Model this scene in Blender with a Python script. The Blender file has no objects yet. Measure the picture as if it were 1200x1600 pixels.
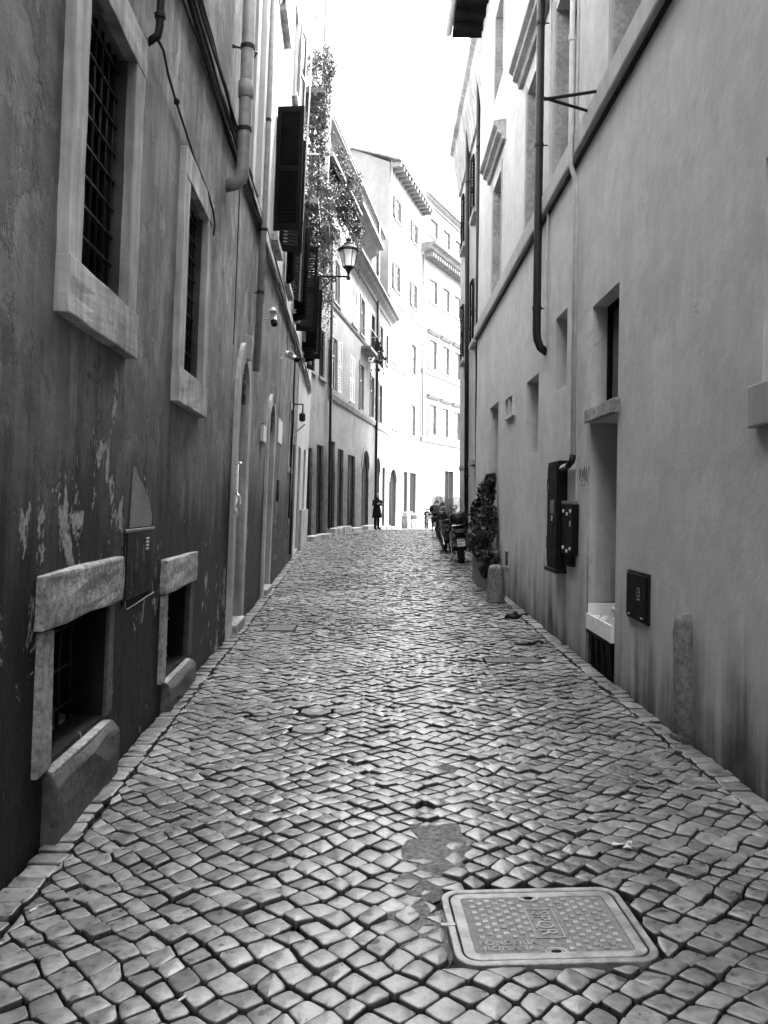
import bpy, bmesh, math, random
from mathutils import Vector, Matrix, noise

# ------------------------------------------------------------------ camera, sky, sun, exposure
SC = bpy.context.scene
COL = SC.collection
R = math.radians
cam_d = bpy.data.cameras.new('camera')
cam_d.sensor_fit = 'VERTICAL'
cam_d.sensor_height = 36.0
cam_d.sensor_width = 27.0
cam_d.lens = 36.0 * 1300 / 1600
cam_d.shift_y = -12 / 1600
cam_d.clip_start = 0.05
cam_d.clip_end = 3000
cam = bpy.data.objects.new('camera', cam_d)
COL.objects.link(cam)
cam.location = (0, 0, 1.5)
cam.rotation_euler = (R(90), 0, 0)
SC.camera = cam

SUN_EL, SUN_AZ = 52.0, 35.0          # elevation; azimuth from +X towards +Y
sv = Vector((math.cos(R(SUN_EL)) * math.cos(R(SUN_AZ)), math.cos(R(SUN_EL)) * math.sin(R(SUN_AZ)), math.sin(R(SUN_EL))))
world = bpy.data.worlds.new('World')
SC.world = world
world.use_nodes = True
wn = world.node_tree.nodes
wl = world.node_tree.links
wn.clear()
w_out = wn.new('ShaderNodeOutputWorld')
w_bg = wn.new('ShaderNodeBackground')
w_bw = wn.new('ShaderNodeRGBToBW')
w_sky = wn.new('ShaderNodeTexSky')
w_sky.sky_type = 'NISHITA'
w_sky.sun_disc = False
w_sky.sun_elevation = R(SUN_EL)
w_sky.sun_rotation = math.atan2(sv.x, sv.y)
w_sky.dust_density = 3.0
w_bg.inputs['Strength'].default_value = 0.15
wl.new(w_sky.outputs[0], w_bw.inputs[0])
wl.new(w_bw.outputs[0], w_bg.inputs['Color'])
wl.new(w_bg.outputs[0], w_out.inputs['Surface'])
sun_d = bpy.data.lights.new('sun', 'SUN')
sun_d.energy = 0.6
sun_d.angle = R(12)
sun = bpy.data.objects.new('sun', sun_d)
COL.objects.link(sun)
sun.rotation_euler = sv.to_track_quat('Z', 'Y').to_euler()
sun.location = sv * 60
SC.view_settings.view_transform = 'Standard'
SC.view_settings.look = 'None'
SC.view_settings.gamma = 1.0
SC.view_settings.use_curve_mapping = False
SC.view_settings.exposure = 4.55
SC.cycles.max_bounces = 6
SC.cycles.use_adaptive_sampling = True
SC.cycles.adaptive_threshold = .02
SC.cycles.diffuse_bounces = 4
SC.cycles.caustics_reflective = False
SC.cycles.caustics_refractive = False
SC.cycles.use_denoising = True

rnd = random.Random(7)

# ------------------------------------------------------------------ materials (all greys: the photograph is black and white)
class NT:
    def __init__(self, name):
        self.m = bpy.data.materials.new(name)
        self.m.use_nodes = True
        self.n = self.m.node_tree.nodes
        self.l = self.m.node_tree.links
        self.b = self.n['Principled BSDF']
        self.pos = self.n.new('ShaderNodeNewGeometry').outputs['Position']
    def lk(self, a, b):
        if hasattr(a, 'is_output') or isinstance(a, bpy.types.NodeSocket):
            self.l.new(a, b)
        else:
            b.default_value = a
    def mapping(self, scale, loc=(0, 0, 0), vec=None):
        k = self.n.new('ShaderNodeMapping')
        k.inputs['Scale'].default_value = scale
        k.inputs['Location'].default_value = loc
        self.l.new(vec or self.pos, k.inputs['Vector'])
        return k.outputs[0]
    def noise(self, scale, detail=4, rough=.55, vec=None, dist=0):
        k = self.n.new('ShaderNodeTexNoise')
        k.inputs['Scale'].default_value = scale
        k.inputs['Detail'].default_value = detail
        k.inputs['Roughness'].default_value = rough
        k.inputs['Distortion'].default_value = dist
        self.l.new(vec or self.pos, k.inputs['Vector'])
        return k.outputs['Fac']
    def voronoi(self, scale, feature='F1', vec=None, out='Distance'):
        k = self.n.new('ShaderNodeTexVoronoi')
        k.feature = feature
        k.inputs['Scale'].default_value = scale
        self.l.new(vec or self.pos, k.inputs['Vector'])
        return k.outputs[out]
    def ramp(self, v, a, b, c0=0.0, c1=1.0, smooth=True):
        k = self.n.new('ShaderNodeMapRange')
        k.interpolation_type = 'SMOOTHSTEP' if smooth else 'LINEAR'
        self.lk(v, k.inputs[0])
        for i, x in enumerate((a, b, c0, c1)):
            k.inputs[i + 1].default_value = x
        return k.outputs[0]
    def math(self, op, a, b=0.0):
        k = self.n.new('ShaderNodeMath')
        k.operation = op
        self.lk(a, k.inputs[0])
        self.lk(b, k.inputs[1])
        return k.outputs[0]
    def mix(self, f, a, b):
        k = self.n.new('ShaderNodeMix')
        k.data_type = 'FLOAT'
        self.lk(f, k.inputs['Factor'])
        self.lk(a, k.inputs['A'])
        self.lk(b, k.inputs['B'])
        return k.outputs['Result']
    def sep(self, v=None):
        k = self.n.new('ShaderNodeSeparateXYZ')
        self.l.new(v or self.pos, k.inputs[0])
        return k.outputs
    def attr(self, name):
        k = self.n.new('ShaderNodeAttribute')
        k.attribute_name = name
        return k.outputs['Fac']
    def grey(self, v):
        if not isinstance(v, bpy.types.NodeSocket):
            self.b.inputs['Base Color'].default_value = (v, v, v, 1)
            return
        k = self.n.new('ShaderNodeCombineColor')
        for i in range(3):
            self.l.new(v, k.inputs[i])
        self.l.new(k.outputs[0], self.b.inputs['Base Color'])
    def rough(self, v):
        self.lk(v, self.b.inputs['Roughness'])
    def bump(self, h, strength=.3, dist=.01):
        k = self.n.new('ShaderNodeBump')
        k.inputs['Strength'].default_value = strength
        k.inputs['Distance'].default_value = dist
        self.l.new(h, k.inputs['Height'])
        self.l.new(k.outputs[0], self.b.inputs['Normal'])

def simple(name, v, rough=.6, metal=0.0, var=.25, scale=12, bump=0.0, spec=None):
    t = NT(name)
    t.b.inputs['Specular IOR Level'].default_value = spec if spec is not None else (.5 if v > .1 else .22)
    n = t.noise(scale, 5)
    t.grey(t.math('MULTIPLY', t.ramp(n, .3, .7, 1 - var, 1 + var), v))
    t.rough(t.ramp(n, .3, .7, max(.05, rough - .1), min(1, rough + .1)))
    t.b.inputs['Metallic'].default_value = metal
    if bump:
        t.bump(t.noise(scale * 5, 4), bump, .01)
    return t.m

def plaster(name, lo, hi, dirt=None, dirt_top=1.6, dirt_amp=1.2, streak=.18, peel=0.0, peel_c=.5, peel_hi=3.2, bump=.25, mott=0.0):
    """mottled, streaked lime plaster; dirt = grey of the ragged damp stain rising from the ground"""
    t = NT(name)
    big = t.noise(.9, 6, .6)
    mid = t.noise(4.5, 6, .6)
    st = t.noise(1.0, 5, .6, t.mapping((5.5, 5.5, .35)))
    st2 = t.noise(1.0, 4, .6, t.mapping((16, 16, .5), (3, 1, 7)))
    c = t.mix(t.ramp(t.math('ADD', t.math('MULTIPLY', big, .6), t.math('MULTIPLY', mid, .4)), .36, .64), lo, hi)
    c = t.math('MULTIPLY', c, t.ramp(st, .3, .7, 1 - streak, 1 + streak * .6))
    c = t.math('MULTIPLY', c, t.ramp(st2, .3, .7, 1 - streak * .5, 1 + streak * .4))
    z = t.sep()[2]
    hsum = t.math('MULTIPLY', mid, .5)
    if mott:
        m1 = t.noise(2.1, 8, .62, t.mapping((1, 1, 1), (1, 7, 3)), .8)
        m2 = t.noise(11, 6, .65, t.mapping((1, 1, 1), (5, 2, 9)), .5)
        c = t.math('MULTIPLY', c, t.ramp(m1, .32, .68, 1 - mott, 1 + mott))
        c = t.math('MULTIPLY', c, t.ramp(m2, .3, .7, 1 - mott * .5, 1 + mott * .4))
        scar = t.ramp(t.noise(1.7, 10, .72, t.mapping((1, 1, 1), (9, 3, 4)), 1.2), .635, .66)
        c = t.math('MULTIPLY', c, t.mix(scar, 1.0, .86))
        ck = t.ramp(t.math('ABSOLUTE', t.math('SUBTRACT', t.noise(.8, 9, .6, t.mapping((1, 1, .8), (4, 4, 8)), 1.5), .5)), 0, .0035, 1, 0)
        ckm = t.math('MULTIPLY', ck, t.ramp(t.noise(.6, 2, .5, t.mapping((1, 1, 1), (3, 8, 1))), .50, .58))
        c = t.math('MULTIPLY', c, t.math('SUBTRACT', 1.0, t.math('MULTIPLY', ckm, .45)))
        hsum = t.math('ADD', hsum, t.math('ADD', t.math('MULTIPLY', m2, .35), t.math('MULTIPLY', scar, -.12)))
        hsum = t.math('SUBTRACT', hsum, t.math('MULTIPLY', ckm, .3))
    if peel:
        l1 = t.ramp(t.noise(1.5, 9, .66, t.mapping((1, 1, .75), (2, 4, 6)), .3), .50, .535)
        l2 = t.ramp(t.noise(2.3, 9, .7, t.mapping((1, 1, .6), (8, 1, 3)), .4), .56, .585)
        c = t.math('MULTIPLY', c, t.mix(l1, 1.12, .80))
        c = t.math('MULTIPLY', c, t.mix(l2, 1.0, 1.35))
        hsum = t.math('ADD', hsum, t.math('ADD', t.math('MULTIPLY', l1, .18), t.math('MULTIPLY', l2, -.25)))
    if dirt is not None:
        edge = t.math('SUBTRACT', t.math('ADD', t.math('MULTIPLY', st, dirt_amp), t.math('MULTIPLY', big, dirt_amp * .9)), dirt_amp * .95)
        d = t.ramp(t.math('SUBTRACT', t.math('ADD', edge, dirt_top), z), -.45, .75)
        c = t.mix(d, c, t.math('MULTIPLY', t.ramp(mid, .3, .7, .6, 1.35), dirt))
    if peel:
        pn = t.noise(5.0, 12, .74, t.mapping((1, 1, .6)), .4)
        pb = t.noise(.7, 2, .5, t.mapping((1, 1, 1), (5.2, 9.3, 2.2)))
        p = t.math('ADD', pn, t.math('MULTIPLY', t.math('SUBTRACT', pb, .5), .55))
        p = t.math('SUBTRACT', p, t.ramp(z, peel_hi - .8, peel_hi + .6, 0, .3))
        pm = t.ramp(p, peel, peel + .012)
        # flaking rims around the bare spots
        rim = t.ramp(t.math('ABSOLUTE', t.math('SUBTRACT', p, peel)), 0, .02, 1, 0)
        c = t.mix(pm, c, t.math('MULTIPLY', t.ramp(t.noise(30, 4), .3, .7, .6, 1.3), peel_c))
        c = t.math('MULTIPLY', c, t.math('SUBTRACT', 1.0, t.math('MULTIPLY', rim, .6)))
        hsum = t.math('SUBTRACT', hsum, t.math('MULTIPLY', pm, 1.0))
        hsum = t.math('ADD', hsum, t.math('MULTIPLY', rim, .3))
    fine = t.noise(55, 5, .65)
    hsum = t.math('ADD', hsum, t.math('MULTIPLY', fine, .13))
    hsum = t.math('ADD', hsum, t.math('MULTIPLY', big, 1.2))
    t.grey(c)
    t.rough(.9)
    t.b.inputs['Specular IOR Level'].default_value = .25
    t.bump(hsum, bump, .03)
    return t.m

def stone(name, v, var=.35, scale=14, bump=.5, rough=.8):
    t = NT(name)
    n = t.noise(scale, 7, .65)
    big = t.noise(2.2, 4)
    pit = t.ramp(t.noise(scale * 4, 4, .6), .30, .42)
    c = t.math('MULTIPLY', t.ramp(n, .3, .7, 1 - var, 1 + var), v)
    c = t.math('MULTIPLY', c, t.ramp(big, .3, .7, .75, 1.2))
    c = t.math('MULTIPLY', c, t.mix(pit, .55, 1.0))
    t.grey(c)
    t.rough(rough)
    t.bump(t.math('ADD', n, t.math('MULTIPLY', pit, .4)), bump, .012)
    return t.m

def cobble_mat():
    t = NT('basalt_cobble')
    tone = t.attr('tone')
    n = t.noise(26, 6, .65)
    m = t.noise(7, 4)
    spot = t.ramp(t.noise(10, 2, .4, t.mapping((1, 1, 1), (4, 2, 0))), .66, .70)
    big = t.noise(.55, 3)
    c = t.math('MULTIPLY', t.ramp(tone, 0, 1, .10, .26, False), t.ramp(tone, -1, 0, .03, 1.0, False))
    c = t.math('MULTIPLY', c, t.ramp(n, .3, .7, .62, 1.36))
    c = t.math('MULTIPLY', c, t.ramp(m, .3, .7, .82, 1.18))
    c = t.math('MULTIPLY', c, t.ramp(big, .35, .65, .8, 1.2))
    c = t.mix(spot, c, .06)
    t.grey(c)
    t.rough(t.ramp(t.math('ADD', t.math('MULTIPLY', n, .6), t.math('MULTIPLY', big, .5)), .35, .75, .24, .44))
    t.b.inputs['Specular IOR Level'].default_value = .65
    t.bump(t.math('ADD', t.math('MULTIPLY', n, .7), m), .38, .008)
    return t.m

def joint_mat():
    t = NT('road_joint_dirt')
    n = t.noise(45, 6, .7)
    y = t.sep()[1]
    far = t.ramp(y, 31.0, 33.0)
    vor = t.voronoi(7.5, 'DISTANCE_TO_EDGE', t.mapping((1, 1, 0.0)))
    stn = t.ramp(vor, .04, .14)
    c = t.math('MULTIPLY', t.ramp(n, .3, .7, .5, 1.5), .009)
    cs = t.math('MULTIPLY', t.ramp(t.noise(9, 4), .3, .7, .7, 1.3), .16)
    t.grey(t.mix(far, c, t.mix(stn, .05, cs)))
    t.rough(t.mix(far, .95, .5))
    t.bump(t.math('ADD', t.math('MULTIPLY', n, .5), t.math('MULTIPLY', t.math('MULTIPLY', stn, far), 1.5)), .6, .012)
    return t.m

def leaf_mat(name, v):
    t = NT(name)
    tone = t.attr('tone')
    t.grey(t.math('MULTIPLY', t.ramp(tone, 0, 1, .6, 1.4, False), v))
    t.rough(.5)
    t.b.inputs['Transmission Weight'].default_value = 0.0
    return t.m

def glass_mat(name, v, rough=.08):
    t = NT(name)
    n = t.noise(3, 3)
    t.grey(t.math('MULTIPLY', t.ramp(n, .3, .7, .6, 1.4), v))
    t.rough(rough)
    t.b.inputs['Specular IOR Level'].default_value = .3
    return t.m

M = {}
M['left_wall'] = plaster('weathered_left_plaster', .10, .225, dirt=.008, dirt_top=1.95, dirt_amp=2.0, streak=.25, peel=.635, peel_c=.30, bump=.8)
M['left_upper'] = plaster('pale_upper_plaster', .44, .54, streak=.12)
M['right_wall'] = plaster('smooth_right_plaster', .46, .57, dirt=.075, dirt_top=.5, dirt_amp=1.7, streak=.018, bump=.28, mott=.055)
M['right_band'] = plaster('band_plaster', .34, .42, streak=.1)
M['reveal_stone'] = stone('reveal_stone', .30, .25, 22)
M['far_wall'] = plaster('far_left_plaster', .20, .30, dirt=.08, dirt_top=3.4, dirt_amp=1.5, streak=.1)
M['far_white'] = plaster('far_pale_plaster', .165, .215, streak=.05)
M['rear_wall'] = plaster('recess_plaster', .36, .48, streak=.12)
M['trim'] = plaster('light_stone_trim', .27, .47, streak=.35, bump=.6)
M['trim_far'] = stone('pale_cornice', .17, .1, 8, .2)
M['travertine'] = stone('rough_travertine', .27, .5, 20, .9)
M['dark_stone'] = stone('dirty_stone', .06, .4, 18, .9)
M['post_stone'] = stone('kerb_post_stone', .17, .4, 24, 1.0)
M['render_coat'] = stone('exposed_render', .15, .35, 60, 1.2, .95)
M['reveal_dark'] = plaster('stained_shaded_reveal', .05, .12, streak=.3)  # dark stain, with the shade of the recess painted into the same grey
M['cobble'] = cobble_mat()
M['joint'] = joint_mat()
M['mortar'] = stone('mortar', .15, .45, 40, .9, .9)
M['iron_cover'] = simple('worn_cast_iron', .27, .42, .3, .4, 14, .35)
M['iron_field'] = simple('dull_cast_iron', .16, .55, .2, .35, 40, .4)
M['black_iron'] = simple('black_iron', .008, .55, 0)
M['black_paint'] = simple('black_paint', .006, .65, 0, .4, 8, 0, .1)
M['cable'] = simple('cable_rubber', .008, .6)
M['grey_pipe'] = simple('grey_pipe', .20, .5, 0, .2)
M['light_pipe'] = simple('light_pipe', .52, .5, 0, .12)
M['dark_pipe'] = simple('dark_pipe', .014, .5, 0, .3)
M['shutter'] = simple('dark_shutter_wood', .007, .8, 0, .35, 6, 0, .06)
M['shutter_grey'] = simple('grey_shutter_wood', .14, .6, 0, .2)
M['shutter_white'] = simple('white_shutter_wood', .62, .55, 0, .08)
M['wood_dark'] = simple('dark_wood', .010, .95, 0, .35, 5, .2, .03)
M['frame_light'] = simple('pale_window_wood', .55, .55, 0, .12)
M['glass'] = glass_mat('dark_window_glass', .008, .12)
M['far_frame'] = simple('far_window_frame', .10, .6, 0, .1)
M['far_glass'] = glass_mat('far_window_glass', .07, .2)
M['frosted'] = glass_mat('frosted_lamp_glass', .85, .4)
M['white_plastic'] = simple('white_plastic', .85, .35, 0, .05)
M['white_metal'] = simple('white_metal', .7, .35, .3, .1)
M['steel'] = simple('bright_steel', .6, .3, .8, .1)
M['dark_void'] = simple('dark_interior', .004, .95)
M['rubber'] = simple('tyre_rubber', .010, .75)
M['scooter_dark'] = simple('scooter_dark_paint', .008, .25)
M['scooter_grey'] = simple('scooter_grey_paint', .02, .25)
M['tail_glass'] = glass_mat('tail_light_glass', .10, .15)
M['chrome'] = simple('chrome', .8, .12, 1.0, .05)
M['cloth_black'] = simple('black_cloth', .008, .9)
M['cloth_grey'] = simple('grey_cloth', .03, .9)
M['skin'] = simple('skin', .35, .6, 0, .05)
M['hair'] = simple('dark_hair', .015, .6)
M['hair_grey'] = simple('grey_hair', .25, .7)
M['leaf_dark'] = leaf_mat('dark_leaf', .016)
M['leaf'] = leaf_mat('green_leaf', .09)
M['bark'] = stone('bark', .09)
M['planter'] = plaster('planter_render', .15, .21, streak=.1)
M['roof_tile'] = stone('roof_tile', .30, .3, 10, .5)
M['rag'] = simple('black_bag', .008, .35, 0, .4, 20, .4)
M['paper'] = simple('paper', .6, .8, 0, .1)
M['scratch'] = simple('scratched_paint', .16, .8)
M['ink'] = simple('ink', .03, .8)

# ------------------------------------------------------------------ geometry helpers
class Fr:
    """wall frame: s = metres down the street, d = out from the wall face, z = up"""
    def __init__(self, x0, y0, a, lean, side):
        self.x0, self.y0, self.a, self.lean = x0, y0, a, lean
        k = side / math.hypot(1, a)
        self.nx, self.ny = k, -a * k
    def __call__(self, s, d, z):
        return Vector((self.x0 + self.a * (s - self.y0) + self.lean * z + self.nx * d, s + self.ny * d, z))
FRR = Fr(1.94, 0, 0, .014, -1)
FRL = Fr(-1.35, 0, -.045, .04, 1)
FFL = Fr(-1.58, 34.8, .1385, .013, 1)
FFB = Fr(.27, 50, .28, .013, 1)
FFC = Fr(2.40, 57.5, .45, .010, 1)
FR2 = Fr(2.30, 18, 0, .004, -1)
FR3 = Fr(3.0, 26, .105, 0, -1)
WORLD = lambda x, y, z: Vector((x, y, z))

GP = [(-40, 0), (9, 0), (12.5, .05), (18, .16), (26, .28), (33, .35), (37, .36), (41, .28), (47.5, .11), (71, -.57), (110, -1.7), (160, -3)]
def G(y):
    for (a, za), (b, zb) in zip(GP, GP[1:]):
        if y <= b:
            t = max(0, (y - a) / (b - a))
            return za + (zb - za) * t
    return GP[-1][1]

OFF = {}
def meta(o, label=None, cat=None, group=None, kind=None):
    for k, v in (('label', label), ('category', cat), ('group', group), ('kind', kind)):
        if v:
            o[k] = v
    return o
def root(name, loc, label, cat, group=None):
    o = bpy.data.objects.new(name, None)
    COL.objects.link(o)
    o.empty_display_size = .2
    o.location = loc
    OFF[o.name] = Vector(loc)
    return meta(o, label, cat, group)

class MB:
    def __init__(self):
        self.v, self.f = [], []
    def face(self, pts):
        n = len(self.v)
        self.v += [Vector(p) for p in pts]
        self.f.append(tuple(range(n, n + len(pts))))
        return self
    def box(self, fr, s0, s1, d0, d1, z0, z1):
        n = len(self.v)
        self.v += [fr(s, d, z) for z in (z0, z1) for d in (d0, d1) for s in (s0, s1)]
        self.f += [tuple(n + i for i in q) for q in ((0, 1, 3, 2), (4, 6, 7, 5), (0, 4, 5, 1), (2, 3, 7, 6), (0, 2, 6, 4), (1, 5, 7, 3))]
        return self
    def prism(self, fr, poly, s0, s1):
        """profile poly of (d, z) swept along s"""
        n, k = len(self.v), len(poly)
        self.v += [fr(s, d, z) for s in (s0, s1) for d, z in poly]
        self.f += [tuple(n + i for i in range(k)), tuple(n + k + i for i in reversed(range(k)))]
        self.f += [(n + i, n + k + i, n + k + (i + 1) % k, n + (i + 1) % k) for i in range(k)]
        return self
    def tube(self, pts, r, n=8, cap=True):
        pts = [Vector(p) for p in pts]
        rs = r if isinstance(r, (list, tuple)) else [r] * len(pts)
        base = len(self.v)
        up = None
        for i, p in enumerate(pts):
            t = (pts[min(i + 1, len(pts) - 1)] - pts[max(i - 1, 0)]).normalized()
            if up is None:
                up = t.orthogonal().normalized()
            up = (up - t * up.dot(t)).normalized()
            w = t.cross(up)
            for k in range(n):
                a = 2 * math.pi * k / n
                self.v.append(p + (up * math.cos(a) + w * math.sin(a)) * rs[i])
        for i in range(len(pts) - 1):
            for k in range(n):
                a, b = base + i * n + k, base + i * n + (k + 1) % n
                self.f.append((a, b, b + n, a + n))
        if cap:
            self.f.append(tuple(base + k for k in reversed(range(n))))
            e = base + (len(pts) - 1) * n
            self.f.append(tuple(e + k for k in range(n)))
        return self
    def lathe(self, c, prof, n=16, sx=1.0, sy=1.0, rot=0.0):
        base = len(self.v)
        c = Vector(c)
        for r, z in prof:
            for k in range(n):
                a = 2 * math.pi * k / n + rot
                self.v.append(c + Vector((math.cos(a) * r * sx, math.sin(a) * r * sy, z)))
        for i in range(len(prof) - 1):
            for k in range(n):
                a, b = base + i * n + k, base + i * n + (k + 1) % n
                self.f.append((a, b, b + n, a + n))
        self.f.append(tuple(base + k for k in reversed(range(n))))
        e = base + (len(prof) - 1) * n
        self.f.append(tuple(e + k for k in range(n)))
        return self
    def torus(self, c, axis, R0, r, n=24, m=8):
        axis = Vector(axis).normalized()
        u = axis.orthogonal().normalized()
        w = axis.cross(u)
        base = len(self.v)
        c = Vector(c)
        for i in range(n):
            a = 2 * math.pi * i / n
            e = u * math.cos(a) + w * math.sin(a)
            for k in range(m):
                b = 2 * math.pi * k / m
                self.v.append(c + e * (R0 + r * math.cos(b)) + axis * r * math.sin(b))
        for i in range(n):
            for k in range(m):
                self.f.append((base + i * m + k, base + ((i + 1) % n) * m + k, base + ((i + 1) % n) * m + (k + 1) % m, base + i * m + (k + 1) % m))
        return self
    def loft(self, rings, cap=True):
        base, n = len(self.v), len(rings[0])
        for r in rings:
            self.v += [Vector(p) for p in r]
        for i in range(len(rings) - 1):
            for k in range(n):
                a, b = base + i * n + k, base + i * n + (k + 1) % n
                self.f.append((a, b, b + n, a + n))
        if cap:
            self.f.append(tuple(base + k for k in reversed(range(n))))
            e = base + (len(rings) - 1) * n
            self.f.append(tuple(e + k for k in range(n)))
        return self
    def build(self, name, mat, parent=None, smooth=False, flat=None, bevel=0.0, kind=None, label=None, jitter=0.0, X=None, sub=0, tone=None, recalc=True):
        verts = [X @ v for v in self.v] if X else self.v
        loc = None
        if parent:
            off = OFF[parent.name]
        else:
            lo = Vector((min(v.x for v in verts), min(v.y for v in verts), min(v.z for v in verts)))
            hi = Vector((max(v.x for v in verts), max(v.y for v in verts), max(v.z for v in verts)))
            off = Vector(((lo.x + hi.x) / 2, (lo.y + hi.y) / 2, lo.z))
        me = bpy.data.meshes.new(name)
        me.from_pydata([v - off for v in verts], [], self.f)
        if tone is not None:
            at = me.attributes.new('tone', 'FLOAT', 'POINT')
            at.data.foreach_set('value', tone)
        if recalc or bevel or jitter or sub:
            bm = bmesh.new()
            bm.from_mesh(me)
            if recalc:
                bmesh.ops.recalc_face_normals(bm, faces=bm.faces)
            if sub:
                bmesh.ops.subdivide_edges(bm, edges=bm.edges, cuts=sub, use_grid_fill=True)
            if bevel:
                es = [e for e in bm.edges if len(e.link_faces) == 2 and e.calc_face_angle(0) > .5]
                bmesh.ops.bevel(bm, geom=es, offset=bevel, segments=2, affect='EDGES', profile=.6)
            if jitter:
                for v in bm.verts:
                    q = (v.co + off) * 9
                    v.co += Vector((noise.noise(q), noise.noise(q + Vector((9, 3, 1))), noise.noise(q + Vector((2, 8, 5))))) * jitter
            bm.to_mesh(me)
            bm.free()
        if smooth:
            me.polygons.foreach_set('use_smooth', flat or [True] * len(me.polygons))
        me.materials.append(M[mat])
        o = bpy.data.objects.new(name, me)
        COL.objects.link(o)
        if parent:
            o.parent = parent
        else:
            o.location = off
        OFF[o.name] = off
        if kind:
            o['kind'] = kind
        if label:
            o['label'] = label
        return o

def text_mb(txt, size, X, extrude=.002, spacing=1.0, line=1.0):
    cu = bpy.data.curves.new('txt', 'FONT')
    cu.body = txt
    cu.size = size
    cu.extrude = extrude
    cu.space_character = spacing
    cu.space_line = line
    cu.align_x = 'CENTER'
    cu.align_y = 'CENTER'
    cu.resolution_u = 3
    ob = bpy.data.objects.new('txt', cu)
    COL.objects.link(ob)
    me = bpy.data.meshes.new_from_object(ob)
    b = MB()
    b.v = [X @ v.co for v in me.vertices]
    b.f = [tuple(p.vertices) for p in me.polygons]
    bpy.data.objects.remove(ob)
    bpy.data.curves.remove(cu)
    bpy.data.meshes.remove(me)
    return b

def copy_tree(o, parent=None):
    c = o.copy()
    COL.objects.link(c)
    c.parent = parent
    for ch in list(o.children):
        copy_tree(ch, c)
    return c

def wall(fr, s0, s1, z0, z1, ops, body=5.0, roof=True):
    """facade with real openings; an opening = (s0, s1, z0, z1, depth[, arch rise])"""
    b = MB()
    S = sorted({s0, s1} | {x for o in ops for x in o[:2]})
    Z = sorted({z0, z1} | {o[2] for o in ops} | {o[3] + (o[5] if len(o) > 5 else 0) for o in ops})
    S = [s for s in S if s0 <= s <= s1]
    Z = [z for z in Z if z0 <= z <= z1]
    def cut(vals, step):
        out = [vals[0]]
        for v in vals[1:]:
            k = max(1, int((v - out[-1]) / step))
            p = out[-1]
            out += [p + (v - p) * (i + 1) / k for i in range(k)]
        return out
    S, Z = cut(S, 3.0), cut(Z, 3.0)
    for a, c in zip(S, S[1:]):
        for e, g in zip(Z, Z[1:]):
            ms, mz = (a + c) / 2, (e + g) / 2
            if any(o[0] < ms < o[1] and o[2] < mz < o[3] + (o[5] if len(o) > 5 else 0) for o in ops):
                continue
            b.face([fr(a, 0, e), fr(c, 0, e), fr(c, 0, g), fr(a, 0, g)])
    for o in ops:
        a, c, e, g, dp = o[:5]
        rise = o[5] if len(o) > 5 else 0
        b.face([fr(a, 0, e), fr(a, -dp, e), fr(a, -dp, g), fr(a, 0, g)])
        b.face([fr(c, 0, e), fr(c, -dp, e), fr(c, -dp, g), fr(c, 0, g)])
        b.face([fr(a, 0, e), fr(c, 0, e), fr(c, -dp, e), fr(a, -dp, e)])
        if not rise:
            b.face([fr(a, 0, g), fr(c, 0, g), fr(c, -dp, g), fr(a, -dp, g)])
        else:
            n = 10
            m, hw = (a + c) / 2, (c - a) / 2
            arc = [(m - hw * math.cos(math.pi * i / n), g + rise * math.sin(math.pi * i / n)) for i in range(n + 1)]
            for p, q in zip(arc, arc[1:]):
                b.face([fr(p[0], 0, p[1]), fr(q[0], 0, q[1]), fr(q[0], -dp, q[1]), fr(p[0], -dp, p[1])])
                b.face([fr(p[0], 0, p[1]), fr(p[0], 0, g + rise), fr(q[0], 0, g + rise), fr(q[0], 0, q[1])])
    if body:
        b.face([fr(s0, 0, z0), fr(s0, -body, z0), fr(s0, -body, z1), fr(s0, 0, z1)])
        b.face([fr(s1, 0, z0), fr(s1, -body, z0), fr(s1, -body, z1), fr(s1, 0, z1)])
        b.face([fr(s0, -body, z0), fr(s1, -body, z0), fr(s1, -body, z1), fr(s0, -body, z1)])
        if roof:
            b.face([fr(s0, 0, z1), fr(s1, 0, z1), fr(s1, -body, z1), fr(s0, -body, z1)])
    return b

def casement(fr, s0, s1, z0, z1, d, parent, mat='wood_dark', mull=True, trans=.68, t=.05, glass='glass'):
    """window part (wooden frame) with its panes as sub-parts, set back d behind the wall face"""
    b = MB()
    e = .004
    s0 += e; s1 -= e; z0 += e; z1 -= e
    b.box(fr, s0, s1, -d - .05, -d, z0, z0 + t)
    b.box(fr, s0, s1, -d - .05, -d, z1 - t, z1)
    b.box(fr, s0, s0 + t, -d - .05, -d - .001, z0 + t, z1 - t)
    b.box(fr, s1 - t, s1, -d - .05, -d - .001, z0 + t, z1 - t)
    m = (s0 + s1) / 2
    if mull:
        b.box(fr, m - t / 2, m + t / 2, -d - .05, -d + .006, z0 + t, z1 - t)
    zt = z0 + (z1 - z0) * trans
    if trans:
        b.box(fr, s0 + t, s1 - t, -d - .045, -d + .003, zt - t / 2, zt + t / 2)
    w = b.build('window', mat, parent)
    cols = [(s0 + t, m - t / 2), (m + t / 2, s1 - t)] if mull else [(s0 + t, s1 - t)]
    rows = [(z0 + t, zt - t / 2), (zt + t / 2, z1 - t)] if trans else [(z0 + t, z1 - t)]
    for c in cols:
        for r in rows:
            MB().box(fr, c[0] + .001, c[1] - .001, -d - .03, -d - .022, r[0] + .001, r[1] - .001).build('pane', glass, w)
    return w

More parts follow.
